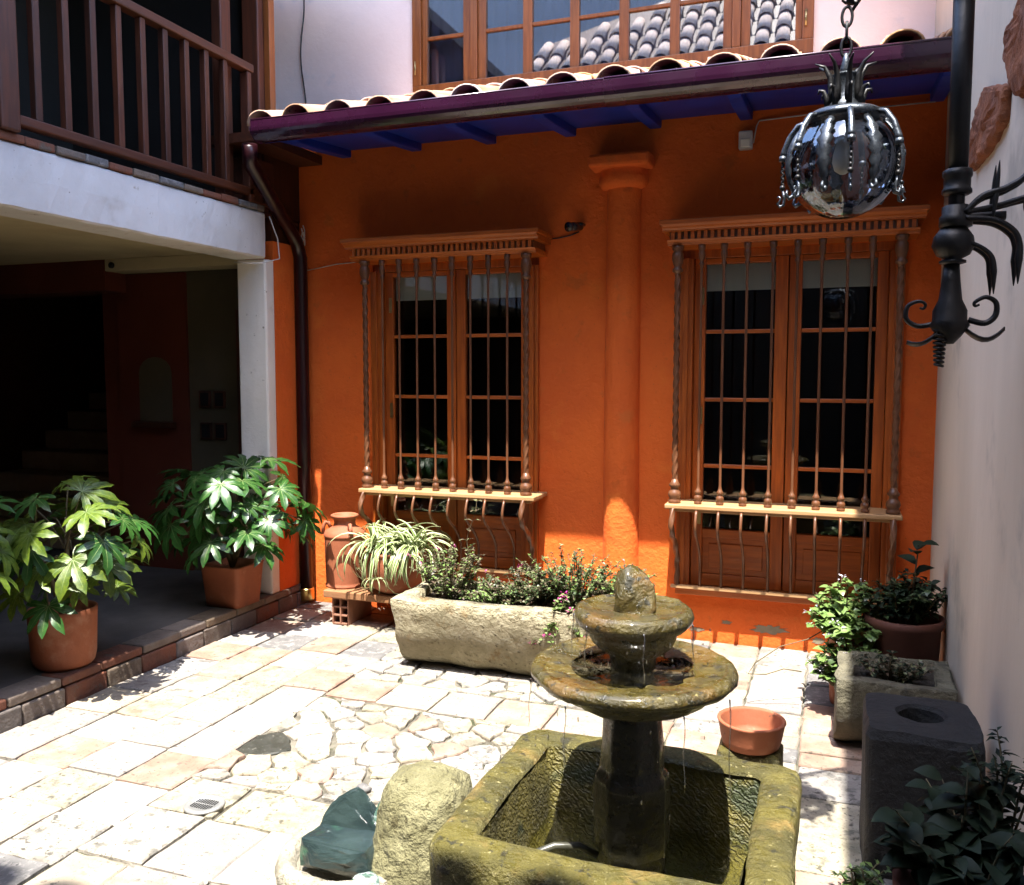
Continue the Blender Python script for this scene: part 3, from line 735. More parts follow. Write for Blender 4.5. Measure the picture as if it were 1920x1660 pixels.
# railing
rail = MB().box(-3.515, -3.445, -5.5, -.54, 3.455, 3.505).build('railing', 'rail_wood_h', bal, bevel=.008)
MB().box(-3.51, -3.45, -5.5, -.54, 2.705, 2.750).build('bottom_rail', 'rail_wood_h', rail, bevel=.006)
bm_ = MB().box(-.019, .019, -.019, .019, 0, .703).mesh('baluster', 'rail_wood')
for k in range(30):
    yy = -.795 - k * .1675
    if yy < -5.4: break
    if abs(yy + 2.30) < .04: continue
    o = inst('baluster', bm_, rail, (-3.48, yy, 2.751)); b = o.modifiers.new('bevel', 'BEVEL'); b.width = .003
MB().box(-3.525, -3.435, -2.36, -2.26, 2.666, 3.65).build('newel', 'rail_wood', rail, bevel=.008)
MB().box(-3.51, -3.45, -.60, -.561, 2.666, 3.45).build('end_post', 'rail_wood', rail, bevel=.006)
cp = MB().box(-3.62, -3.50, -.42, -.32, 2.64, 4.58).build('corner_post', 'rail_wood', bal, bevel=.008)
MB().box(-3.50, -3.455, -.36, -.30, 3.05, 4.50).build('post_trim', 'upper_wood', cp, bevel=.005)
MB().box(-3.62, -3.55, -.72, -.62, 2.642, 4.58).build('inner_post', 'rail_wood', bal, bevel=.008)
MB().box(-3.66, -3.46, -.56, -.335, 2.667, 2.95).build('eave_end_board', 'rail_wood_h', bal, bevel=.006)
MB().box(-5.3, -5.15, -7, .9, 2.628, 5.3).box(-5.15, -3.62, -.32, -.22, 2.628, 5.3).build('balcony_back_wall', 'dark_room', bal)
MB().add([(-3.225, -7, 4.50), (-3.225, .5, 4.50), (-6, .5, 5.5), (-6, -7, 5.5), (-3.225, -7, 4.60), (-3.225, .5, 4.60), (-6, .5, 5.60), (-6, -7, 5.60)],
         [(0, 1, 2, 3), (7, 6, 5, 4), (0, 4, 5, 1), (1, 5, 6, 2), (3, 2, 6, 7), (0, 3, 7, 4)]).build('balcony_roof', 'dark_room', bal)
# four small pictures in the hall
for i, (x, z, w) in enumerate([(-4.315, 1.41, 'upper left of the four small dark pictures on the hall wall'), (-4.187, 1.41, 'upper right of the four small dark pictures on the hall wall'),
                          (-4.31, 1.18, 'lower left of the four small dark pictures on the hall wall'), (-4.185, 1.18, 'lower right of the four small dark pictures on the hall wall')]):
    p = empty('picture', (x, -.001, z - .06), w, 'picture', 'small pictures in the hall')
    MB().box(x - .05, x + .05, -.018, -.001, z - .062, z + .062).build('frame', 'rail_wood', p, bevel=.003)
    MB().box(x - .035, x + .035, -.0205, -.0185, z - .047, z + .047).build('print', 'plastic_dark', p)

# ================================================================== RIGHT WALL and OPPOSITE HOUSE
rw = empty('white_wall', (.6, -3, 0), 'tall white plastered wall along the right side', 'wall')
MB().box(.51, .85, -7, 3.4, -.05, 4.4).build('wall', 'grey_plaster', rw, fix=False)
MB().box(.312, .9, -7, 2.9, 4.4, 4.48).build('coping', 'roof_clay', rw)
def lump(name, yz, th, seed):
    m = MB().prism(yz, .512 - th, .52, 'x')
    o = m.build(name, 'rough_clay', rw, bevel=.02)
    s = o.modifiers.new('s', 'SUBSURF'); s.subdivision_type = 'SIMPLE'; s.levels = 3; s.render_levels = 3
    t = bpy.data.textures.new('clay_relief', 'CLOUDS'); t.noise_scale = .05
    d = o.modifiers.new('d', 'DISPLACE'); d.texture = t; d.strength = .03; d.mid_level = .5
    return o
lump('clay_coping', [(-1.50, 2.665), (-1.98, 2.535), (-1.94, 2.416), (-1.60, 2.40), (-1.24, 2.411), (-1.06, 2.519), (-1.25, 2.60)], .035, 1)
lump('clay_coping', [(-2.33, 2.80), (-2.20, 2.72), (-1.97, 2.704), (-1.935, 2.63), (-2.05, 2.52), (-2.22, 2.417), (-2.38, 2.428), (-2.9, 2.6), (-2.9, 2.85)], .035, 2)

opp = empty('opposite_house', (-1.5, -7, 0), 'house facing the courtyard whose sunlit tiled roof is mirrored in the upper windows', 'house')
MB().box(-9, 1, -7.2, -6.9, 0, 5.9).build('wall', 'shaded_far_wall', opp)
MB().box(-16, 6, -11.6, -11.3, 0, 13).build('sky_screen', 'sky_screen_grey', opp)  # unseen wall added to replace bright sky in the upper pane reflections
SO = R(41)
YO, ZO = -5.50, 5.92
def op(x, d, dz=0): return (x, YO - d * math.cos(SO), ZO + d * math.sin(SO) + dz)
orf = MB().add([op(-4.45, 0), op(1.0, 0), op(1.0, 3.9), op(-.6, 3.9), op(-4.45, 1.1), op(-4.45, 0, -.07), op(1.0, 0, -.07), op(1.0, 3.9, -.07), op(-.6, 3.9, -.07), op(-4.45, 1.1, -.07)],
               [(0, 1, 2, 3, 4), (9, 8, 7, 6, 5), (0, 5, 6, 1), (1, 6, 7, 2), (2, 7, 8, 3), (3, 8, 9, 4), (4, 9, 5, 0)]).build('roof', 'rail_wood_h', opp)
fcover = barrel(.105, .085, .55).mesh('roof_tile', 'far_tile'); fchan = barrel(.078, .095, .55, arch=-1).mesh('roof_tile', 'far_tile_dark')
for i in range(20):
    x = -4.32 + i * .27; rows = min(7, 2 + int(i * .36))
    for k in range(rows):
        d = k * .50 - .03
        o = inst('roof_tile', fcover, orf, (x + rt.uniform(-.006, .006), op(x, d)[1], op(x, d)[2] + .05)); o.rotation_euler = (SO - R(2.0), rt.uniform(-.015, .015), math.pi + rt.uniform(-.015, .015))
        o = inst('roof_tile', fchan, orf, (x + .135, op(x, d)[1], op(x, d)[2] + .075)); o.rotation_euler = (SO - R(1.5), 0, math.pi)

# ================================================================== wires, camera, sensor on the orange wall
sc = empty('security_camera', (-1.506, -.001, 2.46), 'small black bullet camera on the orange wall between left window and pilaster', 'camera')
MB().tube([(-1.53, -.12, 2.475), (-1.49, -.02, 2.49)], [.026, .026], 14).tube([(-1.534, -.132, 2.472), (-1.528, -.118, 2.475)], .029, 14).build('body', 'plastic_dark', sc)
MB().tube([(-1.5345, -.134, 2.4715), (-1.5335, -.131, 2.472)], .014, 12).build('lens', 'lens_black', sc)
MB().tube([(-1.47, -.001, 2.50), (-1.475, -.04, 2.50), (-1.49, -.06, 2.49)], .01, 8).build('mount', 'plastic_dark', sc)
tag(MB().tube([(-1.50, -.008, 2.46), (-1.56, -.006, 2.44), (-1.62, -.006, 2.43), (-1.70, -.006, 2.425)], .004, 6).build('camera_cable', 'cable_black'), 'short dark cable from the bullet camera to the left cornice', 'cable')
pi_ = empty('motion_sensor', (-.522, -.001, 2.86), 'white box motion sensor under the eave above right window', 'sensor')
MB().box(-.558, -.482, -.055, -.001, 2.862, 2.962).build('housing', 'plastic_white', pi_, bevel=.008)
MB().box(-.545, -.495, -.062, -.055, 2.870, 2.915).build('lens', 'blind', pi_, bevel=.006)
pts = [(-.48, -.006, 2.90), (-.465, -.006, 2.99), (-.45, -.01, 3.02), (-.2, -.02, 3.025), (.1, -.02, 3.028), (.45, -.02, 3.03)]
tag(MB().tube(pts, .004, 6).build('sensor_cable', 'cable_white'), 'thin white cable running along the eave to the motion sensor', 'cable')
tag(MB().tube([(-4.02 + .02 * math.sin(t * 2.1), .89, 4.7 - t * .27) for t in [k * .25 for k in range(17)]], .005, 6).build('wall_wire', 'cable_black'), 'loose black wire hanging down the pale upper wall', 'wire')
tag(MB().tube([(-3.44, -.012, 2.30), (-3.2, -.008, 2.335), (-2.99, -.008, 2.345)], .003, 5).build('wall_cable', 'cable_white'), 'thin cable crossing the orange wall to the left cornice', 'cable')
tag(MB().tube([(-3.40, -.10 + .02 * math.sin(k), 2.56 + .03 * math.cos(k * 1.3) - .004 * k) for k in range(22)], .004, 5).build('cable_coil', 'cable_white'), 'tangled coil of pale cable behind the downspout bend', 'cable')
tag(MB().tube([(-3.37, -.52, 2.58), (-3.36, -.45, 2.45), (-3.37, -.42, 2.33), (-3.40, -.575, 2.285), (-3.52, -.575, 2.29), (-3.60, -.575, 2.30)], .004, 5).build('column_cable', 'cable_white'), 'pale cable looped round the head of the white column', 'cable')

# ================================================================== LANTERN and BRACKET
LX, LY, LZ, LR = 0.0, -2.69, 2.16, .141
lan = empty('hanging_lantern', (LX, LY, LZ - LR), 'round glass globe lantern in wrought iron hanging on a chain', 'lantern')
MB().lathe([(max(.004, LR * math.sin(math.pi * i / 28)), -LR * math.cos(math.pi * i / 28)) for i in range(26)], 48, (LX, LY, LZ),
           mod=lambda a, i, z: 1 + .022 * math.cos(12 * a)).build('globe', 'globe_glass', lan)
MB().lathe([(.016, .10), (.018, .06), (.020, .055), (.026, .03), (.028, .01), (.022, -.012), (.008, -.022)], 14, (LX, LY, LZ)).build('bulb', 'blind', lan)
cap = MB().lathe([(.092, .112), (.105, .118), (.105, .130), (.085, .142), (.05, .150), (.035, .17), (.03, .235), (.034, .24)], 24, (LX, LY, LZ)).build('cap', 'bright_iron', lan)
MB().lathe([(.012, .235), (.014, .255), (.009, .28), (.006, .295)], 10, (LX, LY, LZ)).build('stem', 'bright_iron', cap)
leafm = []
for k in range(8):
    a = 2 * math.pi * (k + .3) / 8; ca, sa = math.cos(a), math.sin(a)
    def q(r, z): return (LX + r * ca, LY + r * sa, LZ + z)
    # crown leaves
    MB().tube([q(.035, .15), q(.036, .20), q(.040, .235), q(.055, .262), q(.080, .278 if k % 2 else .27)], [.010, .010, .008, .005, .002], 6) \
        .tube([q(.045, .152), q(.048, .18), q(.056, .198), q(.068, .20), q(.070, .19)], [.009, .008, .006, .004, .002], 6).build('crown_leaf', 'iron', cap)
for k in range(7):
    a = 2 * math.pi * (k - .62) / 7; ca, sa = math.cos(a), math.sin(a)
    def q(r, z): return (LX + r * ca, LY + r * sa, LZ + z)
    if True:
        arm = MB().tube([q(.085, .128), q(.12, .118), q(.142, .088), q(.156, .050), q(.158, .040)], [.008, .008, .008, .009, .0095], 10) \
            .tube([q(.158, .041), q(.159, .027)], .0105, 10).build('arm', 'bright_iron', lan)
        MB().tube([q(.158 + .002 * math.cos(i), .025 - .0022 * i) for i in range(30)], .0036, 6, twist=(3, .3, .8)).sphere(q(.158, -.045), .008).build('twisted_drop', 'iron', arm)
        MB().tube([q(.157, -.052), q(.152, -.075), q(.154, -.092), q(.164, -.096), q(.170, -.088), q(.164, -.080), q(.162, -.073), q(.167, -.068), q(.172, -.071)], [.0045, .0045, .0045, .004, .004, .003, .003, .0025, .002], 6).build('hook', 'bright_iron', arm)
    # leaf strap following the globe
    n = 13; vs = []; fs = []
    for i in range(n + 1):
        th = R(42 + 78 * i / n); r = LR * 1.035 * math.sin(th); z = LR * 1.035 * math.cos(th)
        w = .017 * math.sin(math.pi * (.12 + .8 * i / n)) * (1.35 if i % 2 else .75); off = a + .45
        for s_ in (-1, -.35, .35, 1):
            b_ = off + s_ * w / max(r, .03); rr = r + (.007 if abs(s_) < .5 else 0)
            vs.append((LX + rr * math.cos(b_), LY + rr * math.sin(b_), LZ + z))
    fs = [(i * 4 + c, i * 4 + c + 1, i * 4 + c + 5, i * 4 + c + 4) for i in range(n) for c in range(3)]
    ra = a + .45; rc, rs_ = math.cos(ra), math.sin(ra); zb = LR * 1.035 * math.cos(R(120)); rb_ = LR * 1.035 * math.sin(R(120))
    mb = MB().add(vs, fs, True)
    mb.tube([(LX + (rb_ + dr) * rc, LY + (rb_ + dr) * rs_, LZ + zb + dz) for dr, dz in ((0, .01), (.006, -.008), (.018, -.014), (.026, -.004), (.022, .008))], [.007, .007, .006, .005, .003], 6)
    o = mb.build('iron_leaf', 'bright_iron', lan, fix=False)
    so = o.modifiers.new('s', 'SOLIDIFY'); so.thickness = .002
# chain
zc = LZ + .285
for k in range(3):
    h = .026; pts = []
    for i in range(17):
        t = 2 * math.pi * i / 16; u = .013 * math.cos(t); w = h * math.sin(t)
        pts.append((LX + (u if k % 2 == 0 else 0), LY + (0 if k % 2 == 0 else u), zc + .026 + w))
    MB().tube(pts, .0045, 6, False).build('chain_link', 'iron', lan, fix=False)
    zc += .040
BX, BY = .292, -2.59
br = empty('wall_bracket', (BX, BY, 1.62), 'black wrought iron wall bracket with pole, scrolls and corkscrew tail', 'bracket')
MB().lathe([(.026, .50), (.027, 1.1)], 12, (BX, BY, 1.62)).lathe([(.020, .38), (.021, .52)], 12, (BX, BY, 1.62)).build('pole', 'iron', br)
MB().lathe([(.030, .46), (.038, .465), (.038, .475), (.034, .48), (.034, .505), (.038, .51), (.038, .525), (.030, .53)], 12, (BX, BY, 1.62)).build('collar', 'iron', br)
MB().lathe([(.027, .98), (.036, .985), (.036, 1.0), (.027, 1.005)], 12, (BX, BY, 1.62)).build('collar', 'iron', br)
MB().lathe([(.028, .372), (.042, .376), (.042, .402), (.036, .408), (.036, .43), (.028, .434)], 14, (BX, BY, 1.62)).build('hub', 'iron', br)
MB().lathe([(.020, .275), (.034, .279), (.034, .285), (.022, .29), (.042, .30), (.054, .325), (.050, .35), (.034, .372)], 16, (BX - .004, BY, 1.62)).build('ball', 'iron', br)
MB().lathe([(.020, .275), (.024, .23), (.030, .18), (.044, .15), (.044, .125), (.052, .11), (.03, .08), (.012, .06)], 14, (BX - .006, BY, 1.62)).build('cone', 'iron', br)
# corkscrew tail
MB().tube([(BX - .03 + (.017 - .007 * k / 150) * math.cos(k * .42), BY - .012 + (.017 - .007 * k / 150) * math.sin(k * .42), 1.735 - k * .00078) for k in range(150)], .004, 6).build('corkscrew', 'iron', br, fix=False)
def bp(px, pz, py=0): return (BX + px, BY + py, 1.62 + pz)
MB().tube(sm([bp(-.045, .115), bp(-.085, .11), bp(-.115, .13), bp(-.112, .165), bp(-.085, .178), bp(-.068, .170), bp(-.072, .158), bp(-.082, .160)]), smr([.007, .007, .007, .006, .005, .004, .004, .003]), 8).build('scroll', 'iron', br)
MB().tube(sm([bp(.04, .125), bp(.08, .115), bp(.105, .135), bp(.105, .17), bp(.08, .185), bp(.055, .172), bp(.055, .162), bp(.066, .165)]), smr([.008, .008, .008, .007, .006, .005, .004, .003]), 8).build('scroll', 'iron', br)
for sgn, tip in ((-1, (-.11, .055)), (1, (.13, .095))):
    vs = []; fs = []; n = 8
    for i in range(n + 1):
        t = i / n; x = sgn * .02 + (tip[0] - sgn * .02) * t; z = .11 - .10 * math.sin(t * 2.2) * (.55 if sgn > 0 else .45) + (tip[1] - .06) * t * t
        w = .032 * math.sin(math.pi * min(t * .9 + .1, 1))
        vs += [bp(x, z + .003, -w), bp(x, z - .006, 0), bp(x, z + .003, w)]
    for i in range(n): fs += [(i * 3, i * 3 + 1, i * 3 + 4, i * 3 + 3), (i * 3 + 1, i * 3 + 2, i * 3 + 5, i * 3 + 4)]
    o = MB().add(vs, fs, True).build('drooping_leaf', 'iron', br, fix=False); o.modifiers.new('s', 'SOLIDIFY').thickness = .004
for dy in (-.03, .03):
    MB().tube(sm([bp(.02, .41, dy), bp(.06, .45, dy), (BX + .12, BY + dy, 2.09), (BX + .17, BY + dy, 2.13), (.515, BY + dy, 2.24)]), smr([.007, .008, .008, .008, .009]), 8).build('arm', 'iron', br)
    MB().tube(sm([bp(.02, .41, dy), bp(.10, .425, dy * .6), bp(.16, .44, dy), bp(.225, .45, dy)]), .007, 8).build('arm', 'iron', br)
    MB().tube(sm([bp(.02, .395, dy), bp(.09, .385, dy), bp(.135, .355, dy), bp(.15, .32, dy), bp(.150, .28, dy), bp(.150, .215, dy)]), smr([.008, .008, .008, .008, .010, .001]), 8).build('thorn_arm', 'iron', br)
    MB().tube(sm([bp(.03, .33, dy), bp(.06, .315, dy), bp(.085, .29, dy), bp(.092, .25, dy), bp(.094, .19, dy)]), smr([.006, .006, .007, .009, .001]), 8).build('thorn_arm', 'iron', br)
    MB().tube(sm([bp(.085, .39, dy), bp(.09, .44, dy), bp(.094, .50, dy), bp(.096, .54, dy)]), smr([.002, .007, .005, .0008]), 7).build('thorn', 'iron', br)
MB().tube(sm([bp(.02, .40), bp(.12, .40)]), .012, 8).build('arm', 'iron', br)
MB().tube(sm([bp(.165, .44), bp(.165, .415), bp(.175, .40), bp(.19, .405), bp(.195, .43)]), .005, 6).build('ring', 'iron', br)
# top arm carrying the lantern
ar = MB().tube([(LX + .004, LY, zc + .02), (LX + .05, LY + .015, 2.72), (BX - .12, LY + .06, 2.86), (BX, BY, 2.95)], [.010, .012, .014, .016], 8) \
    .tube([(LX + .012, LY, zc + .0), (LX + .09, LY + .03, 2.69), (BX, BY, 2.84)], .005, 6).build('lantern_arm', 'iron', br)
for k in range(9):
    t = k / 8; c = Vector((LX + .004, LY, zc + .02)).lerp(Vector((LX + .06, LY + .015, 2.74)), t)
    MB().tube([c + Vector((.018 * math.cos(u + k), .018 * math.sin(u + k), .004 * u)) for u in [w * .7 for w in range(6)]], [.006, .006, .005, .004, .003, .002], 5).build('scroll_leaf', 'iron', ar, fix=False)
MB().tube([(.40, BY - .35, 2.95), (.41, BY - .35, 2.80), (.412, BY - .35, 2.62)], [.01, .008, .001], 8).tube([(.40, BY - .35, 2.95), (.51, BY - .35, 3.0)], .01, 8).build('thorn', 'iron', br)

# ================================================================== FOUNTAIN
FX, FY = -.49, -3.02
bx0, bx1, by0, by1, bz = -.925, -.065, -3.44, -2.63, .45
def rrect(x0, x1, y0, y1, r, n=8, m=14):
    pts = []
    cs = [(x1 - r, y1 - r, 0), (x0 + r, y1 - r, 90), (x0 + r, y0 + r, 180), (x1 - r, y0 + r, 270)]
    for ci, (cx, cy, a0) in enumerate(cs):
        for k in range(n + 1):
            a = R(a0 + 90 * k / n); pts.append((cx + r * math.cos(a), cy + r * math.sin(a)))
        nx = cs[(ci + 1) % 4]; a1 = R(nx[2]); e = (nx[0] + r * math.cos(a1), nx[1] + r * math.sin(a1)); s_ = pts[-1]
        for k in range(1, m): t = k / m; pts.append((s_[0] + (e[0] - s_[0]) * t, s_[1] + (e[1] - s_[1]) * t))
    return pts
def rr(ins, z, r): return [(x, y, z) for x, y in rrect(bx0 + ins, bx1 - ins, by0 + ins, by1 - ins, r)]
basin = MB().loops([rr(.03, -.02, .06), rr(.02, .1, .07), rr(.01, .25, .08), rr(0, .38, .08), rr(.0, .43, .08), rr(.008, .446, .075), rr(.022, .452, .06), rr(.045, .453, .045), rr(.07, .453, .04), rr(.090, .452, .03), rr(.102, .448, .025), rr(.107, .438, .025)], False, True)
basin.jitter(.008, 4, .004, 24)
bo = basin.build('stone_basin', 'mossy_stone')
tag(bo, 'square mossy stone basin full of shallow water under the fountain', 'basin')
MB().loops([rr(.107, .437, .025), rr(.112, .40, .022), rr(.118, .33, .02), rr(.124, .25, .02), rr(.13, .19, .02), rr(.16, .17, .01), rr(.3, .165, .01)], True, False).jitter(.008, 7, .005, 28).build('inner_wall', 'chiselled_stone', bo, fix=False)
wl = MB(); n = 30
vs = [(bx0 + .10 + (bx1 - bx0 - .2) * i / n, by0 + .10 + (by1 - by0 - .2) * j / n, .245 + .005 * noise.noise(Vector((i * .9, j * .9, 0)))) for j in range(n + 1) for i in range(n + 1)]
wl.add(vs, [(j * (n + 1) + i, j * (n + 1) + i + 1, (j + 1) * (n + 1) + i + 1, (j + 1) * (n + 1) + i) for j in range(n) for i in range(n)], True)
tag(wl.build('water', 'water', fix=False), kind='structure')
ft = empty('fountain', (FX, FY, .165), 'mossy two tier stone fountain dripping water into the basin', 'fountain')
octm = lambda a, i, z: 1 / max(math.cos(((a + math.pi / 8) % (math.pi / 4)) - math.pi / 8), .8) * .97
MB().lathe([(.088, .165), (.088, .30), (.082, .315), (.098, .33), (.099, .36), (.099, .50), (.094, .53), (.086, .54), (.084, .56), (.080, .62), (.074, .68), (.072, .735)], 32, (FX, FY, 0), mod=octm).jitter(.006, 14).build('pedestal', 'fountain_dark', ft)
gad = lambda a, i, z: 1 + (.035 * abs(math.sin(6 * a)) if i < 5 else 0)
MB().lathe([(.075, .695), (.11, .700), (.155, .712), (.195, .735), (.212, .752), (.240, .768), (.262, .775), (.271, .785), (.273, .797), (.267, .807), (.256, .812), (.244, .813), (.239, .809), (.234, .809), (.222, .808), (.20, .803), (.15, .798), (.10, .796), (.06, .795)], 72, (FX, FY, .018), mod=gad).jitter(.005, 9, .003, 40).build('lower_bowl', 'fountain_stone', ft)
MB().lathe([(.03, .770), (.055, .785), (.060, .80), (.058, .83), (.062, .855), (.085, .870), (.105, .888), (.118, .912), (.122, .925), (.140, .932), (.153, .944), (.158, .958), (.156, .972), (.148, .981), (.138, .983), (.132, .980), (.11, .977), (.05, .975)], 60, (FX, FY, 0), mod=lambda a, i, z: 1 + (.04 * abs(math.sin(5 * a)) if 4 <= i < 8 else 0)).jitter(.004, 11, .0025, 45).build('upper_bowl', 'fountain_stone', ft)
MB().lathe([(.050, .955), (.056, .975), (.054, .995), (.046, 1.015), (.044, 1.03), (.036, 1.045), (.034, 1.062), (.022, 1.08), (.008, 1.09)], 24, (FX, FY, 0)).jitter(.022, 16, .01, 40).build('rock_finial', 'fountain_stone', ft)
MB().lathe([(.06, .7995), (.12, .7998), (.165, .800)], 40, (FX, FY, .018)).build('bowl_water', 'water', ft)
rd = random.Random(4); dr = MB()
for k in range(60):
    a = rd.uniform(math.pi, 2 * math.pi) if k < 44 else rd.uniform(0, math.pi); r = rd.choice([.26, .262, .11, .15, .155, .2]); z = rd.uniform(.3, .75) if r > .2 or r < .12 else rd.uniform(.84, .93)
    s_ = rd.uniform(.0015, .003)
    dr.sphere((FX + r * math.cos(a), FY + r * math.sin(a), z), (s_, s_, s_ * rd.uniform(1.2, 4)), 6, 4)
for (a, r0, z0, z1) in ((-2.2, .16, .955, .83), (-1.2, .16, .955, .83), (-.15, .161, .955, .83), (.5, .16, .955, .83), (3.3, .161, .955, .83), (-2.75, .274, .79, .66), (-2.0, .274, .785, .62), (-.9, .274, .785, .60), (-.3, .274, .79, .5)):
    dr.tube([(FX + (r0 + .006 * t) * math.cos(a) + .002 * math.sin(9 * t), FY + (r0 + .006 * t) * math.sin(a), z0 + (z1 - z0) * t) for t in [q / 8 for q in range(9)]], [.0022, .0020, .0018, .0016, .0015, .0014, .0012, .0014, .0006], 6)
tag(dr.build('water_drops', 'water_bead', fix=False), 'falling water drops and thin trickles round the fountain', 'water drops', kind='stuff')
tag(MB().tube([(-.575, -3.06, .30), (-.62, -3.08, .328), (-.68, -3.11, .332), (-.74, -3.14, .31), (-.775, -3.17, .27), (-.785, -3.18, .22)], .010, 10).build('hose', 'hose'), 'grey water hose arching from the fountain foot into the water', 'hose')
# clay bowl on its block
tag(MB().loops([[(x, y, z) for x, y in rrect(-.385 - e, -.155 + e, -2.03 - e, -1.86 + e, .02, 3, 5)] for e, z in ((.0, -.02), (.004, .08), (.0, .188), (-.012, .200))]).jitter(.008, 12).build('stone_block', 'mossy_stone'), 'small yellowish stone block under the clay bowl behind the basin', 'stone block')
cb_ = MB().lathe([(.04, .204), (.098, .202), (.104, .206), (.112, .235), (.122, .292), (.126, .298), (.124, .304), (.115, .304), (.111, .296), (.102, .24), (.094, .222), (.03, .218)], 40, (-.268, -1.945, 0)).jitter(.002, 9)
tag(cb_.build('clay_bowl', 'terracotta'), 'shallow empty terracotta bowl standing on a stone block behind the fountain', 'bowl')

# ================================================================== stone trough with plants
def log_loops(x0, x1, y0, y1, h, n=26, rough=1):
    sec = []
    yc = (y0 + y1) / 2; hw = (y1 - y0) / 2
    for k in range(n + 1):
        a = math.pi + math.pi * k / n
        sec.append((yc + hw * math.copysign(abs(math.cos(a)) ** 1.0, math.cos(a)), h - .02 + (h - .01) * -abs(math.sin(a)) ** 1.0))
    sec = [(y0 + .006, h - .01)] + sec + [(y1 - .006, h - .01)]
    return sec
TX0, TX1, TY0, TY1, TH = -2.20, -.93, -1.15, -.62, .41
def trough(TX0, TX1, TY0, TY1, TH, name, matn, wall_=.075):
    sec = log_loops(TX0, TX1, TY0, TY1, TH)
    nx = 26; loops = []
    full = sec
    m = MB(); nn = len(full)
    vs = []
    for i in range(nx + 1):
        x = TX0 + (TX1 - TX0) * i / nx
        for (y, z) in full: vs.append((x, y, z))
    fs = [(i * nn + k, i * nn + k + 1, (i + 1) * nn + k + 1, (i + 1) * nn + k) for i in range(nx) for k in range(nn - 1)]
    m.add(vs, fs, True)
    for xx in (TX0, TX1): m.add([(xx, y, z) for y, z in full], [tuple(range(nn))])
    # rim and hollow
    o = [(TX0, TY0 + .006), (TX1, TY0 + .006), (TX1, TY1 - .006), (TX0, TY1 - .006)]
    q = [(TX0 + wall_, TY0 + wall_), (TX1 - wall_, TY0 + wall_), (TX1 - wall_, TY1 - wall_), (TX0 + wall_, TY1 - wall_)]
    zt = TH - .01
    def seg(p, n_=14):
        out = []
        for i in range(4):
            for t in range(n_): out.append(tuple(p[i][c] + (p[(i + 1) % 4][c] - p[i][c]) * t / n_ for c in (0, 1)))
        return out
    m.loops([[(x, y, zt) for x, y in seg(o)], [(x, y, zt + .004) for x, y in seg(q)], [(x, y, zt - .10) for x, y in seg(q)]], False, False)
    m.jitter(.016, 6, .009, 22)
    tr = m.build(name, matn, fix=False)
    s2 = MB().add([(q[0][0] - .02, q[0][1] - .02, zt - .045), (q[1][0] + .02, q[1][1] - .02, zt - .045), (q[2][0] + .02, q[2][1] + .02, zt - .045), (q[3][0] - .02, q[3][1] + .02, zt - .045)], [(0, 1, 2, 3)])
    s2.build('soil', 'soil', tr)
    return tr
tag(trough(TX0, TX1, TY0, TY1, TH, 'stone_trough', 'trough_stone'), 'long pale stone trough planter below the left window', 'trough')

# foliage helpers
def leaf_quad(mb, p, d, nrm, L_, W, mi=0, fold=.25):
    d = d.normalized(); x = d.cross(nrm)
    if x.length < 1e-4: x = Vector((1, 0, 0))
    x.normalize(); nn = x.cross(d)
    if L_ > .042:
        st = ((.0, .04), (.15, .62), (.38, 1.0), (.62, .92), (.84, .52), (1.0, .03)); vs = []
        for t, w in st:
            c = p + d * L_ * t + nn * (L_ * (.10 * math.sin(t * 2.6) - .26 * t * t))
            vs += [c - x * W / 2 * w + nn * W * w * .5 * fold, c, c + x * W / 2 * w + nn * W * w * .5 * fold]
        mb.add(vs, [f for i in range(5) for f in ((i * 3, i * 3 + 1, i * 3 + 4, i * 3 + 3), (i * 3 + 1, i * 3 + 2, i * 3 + 5, i * 3 + 4))], True, mi)
        return
    a = p; b = p + d * L_ * .45 + x * W / 2 + nn * W * fold; c = p + d * L_ - nn * L_ * .12; e = p + d * L_ * .45 - x * W / 2 + nn * W * fold
    m = p + d * L_ * .5
    mb.add([a, b, c, e, m], [(0, 1, 4), (1, 2, 4), (2, 3, 4), (3, 0, 4)], True, mi)
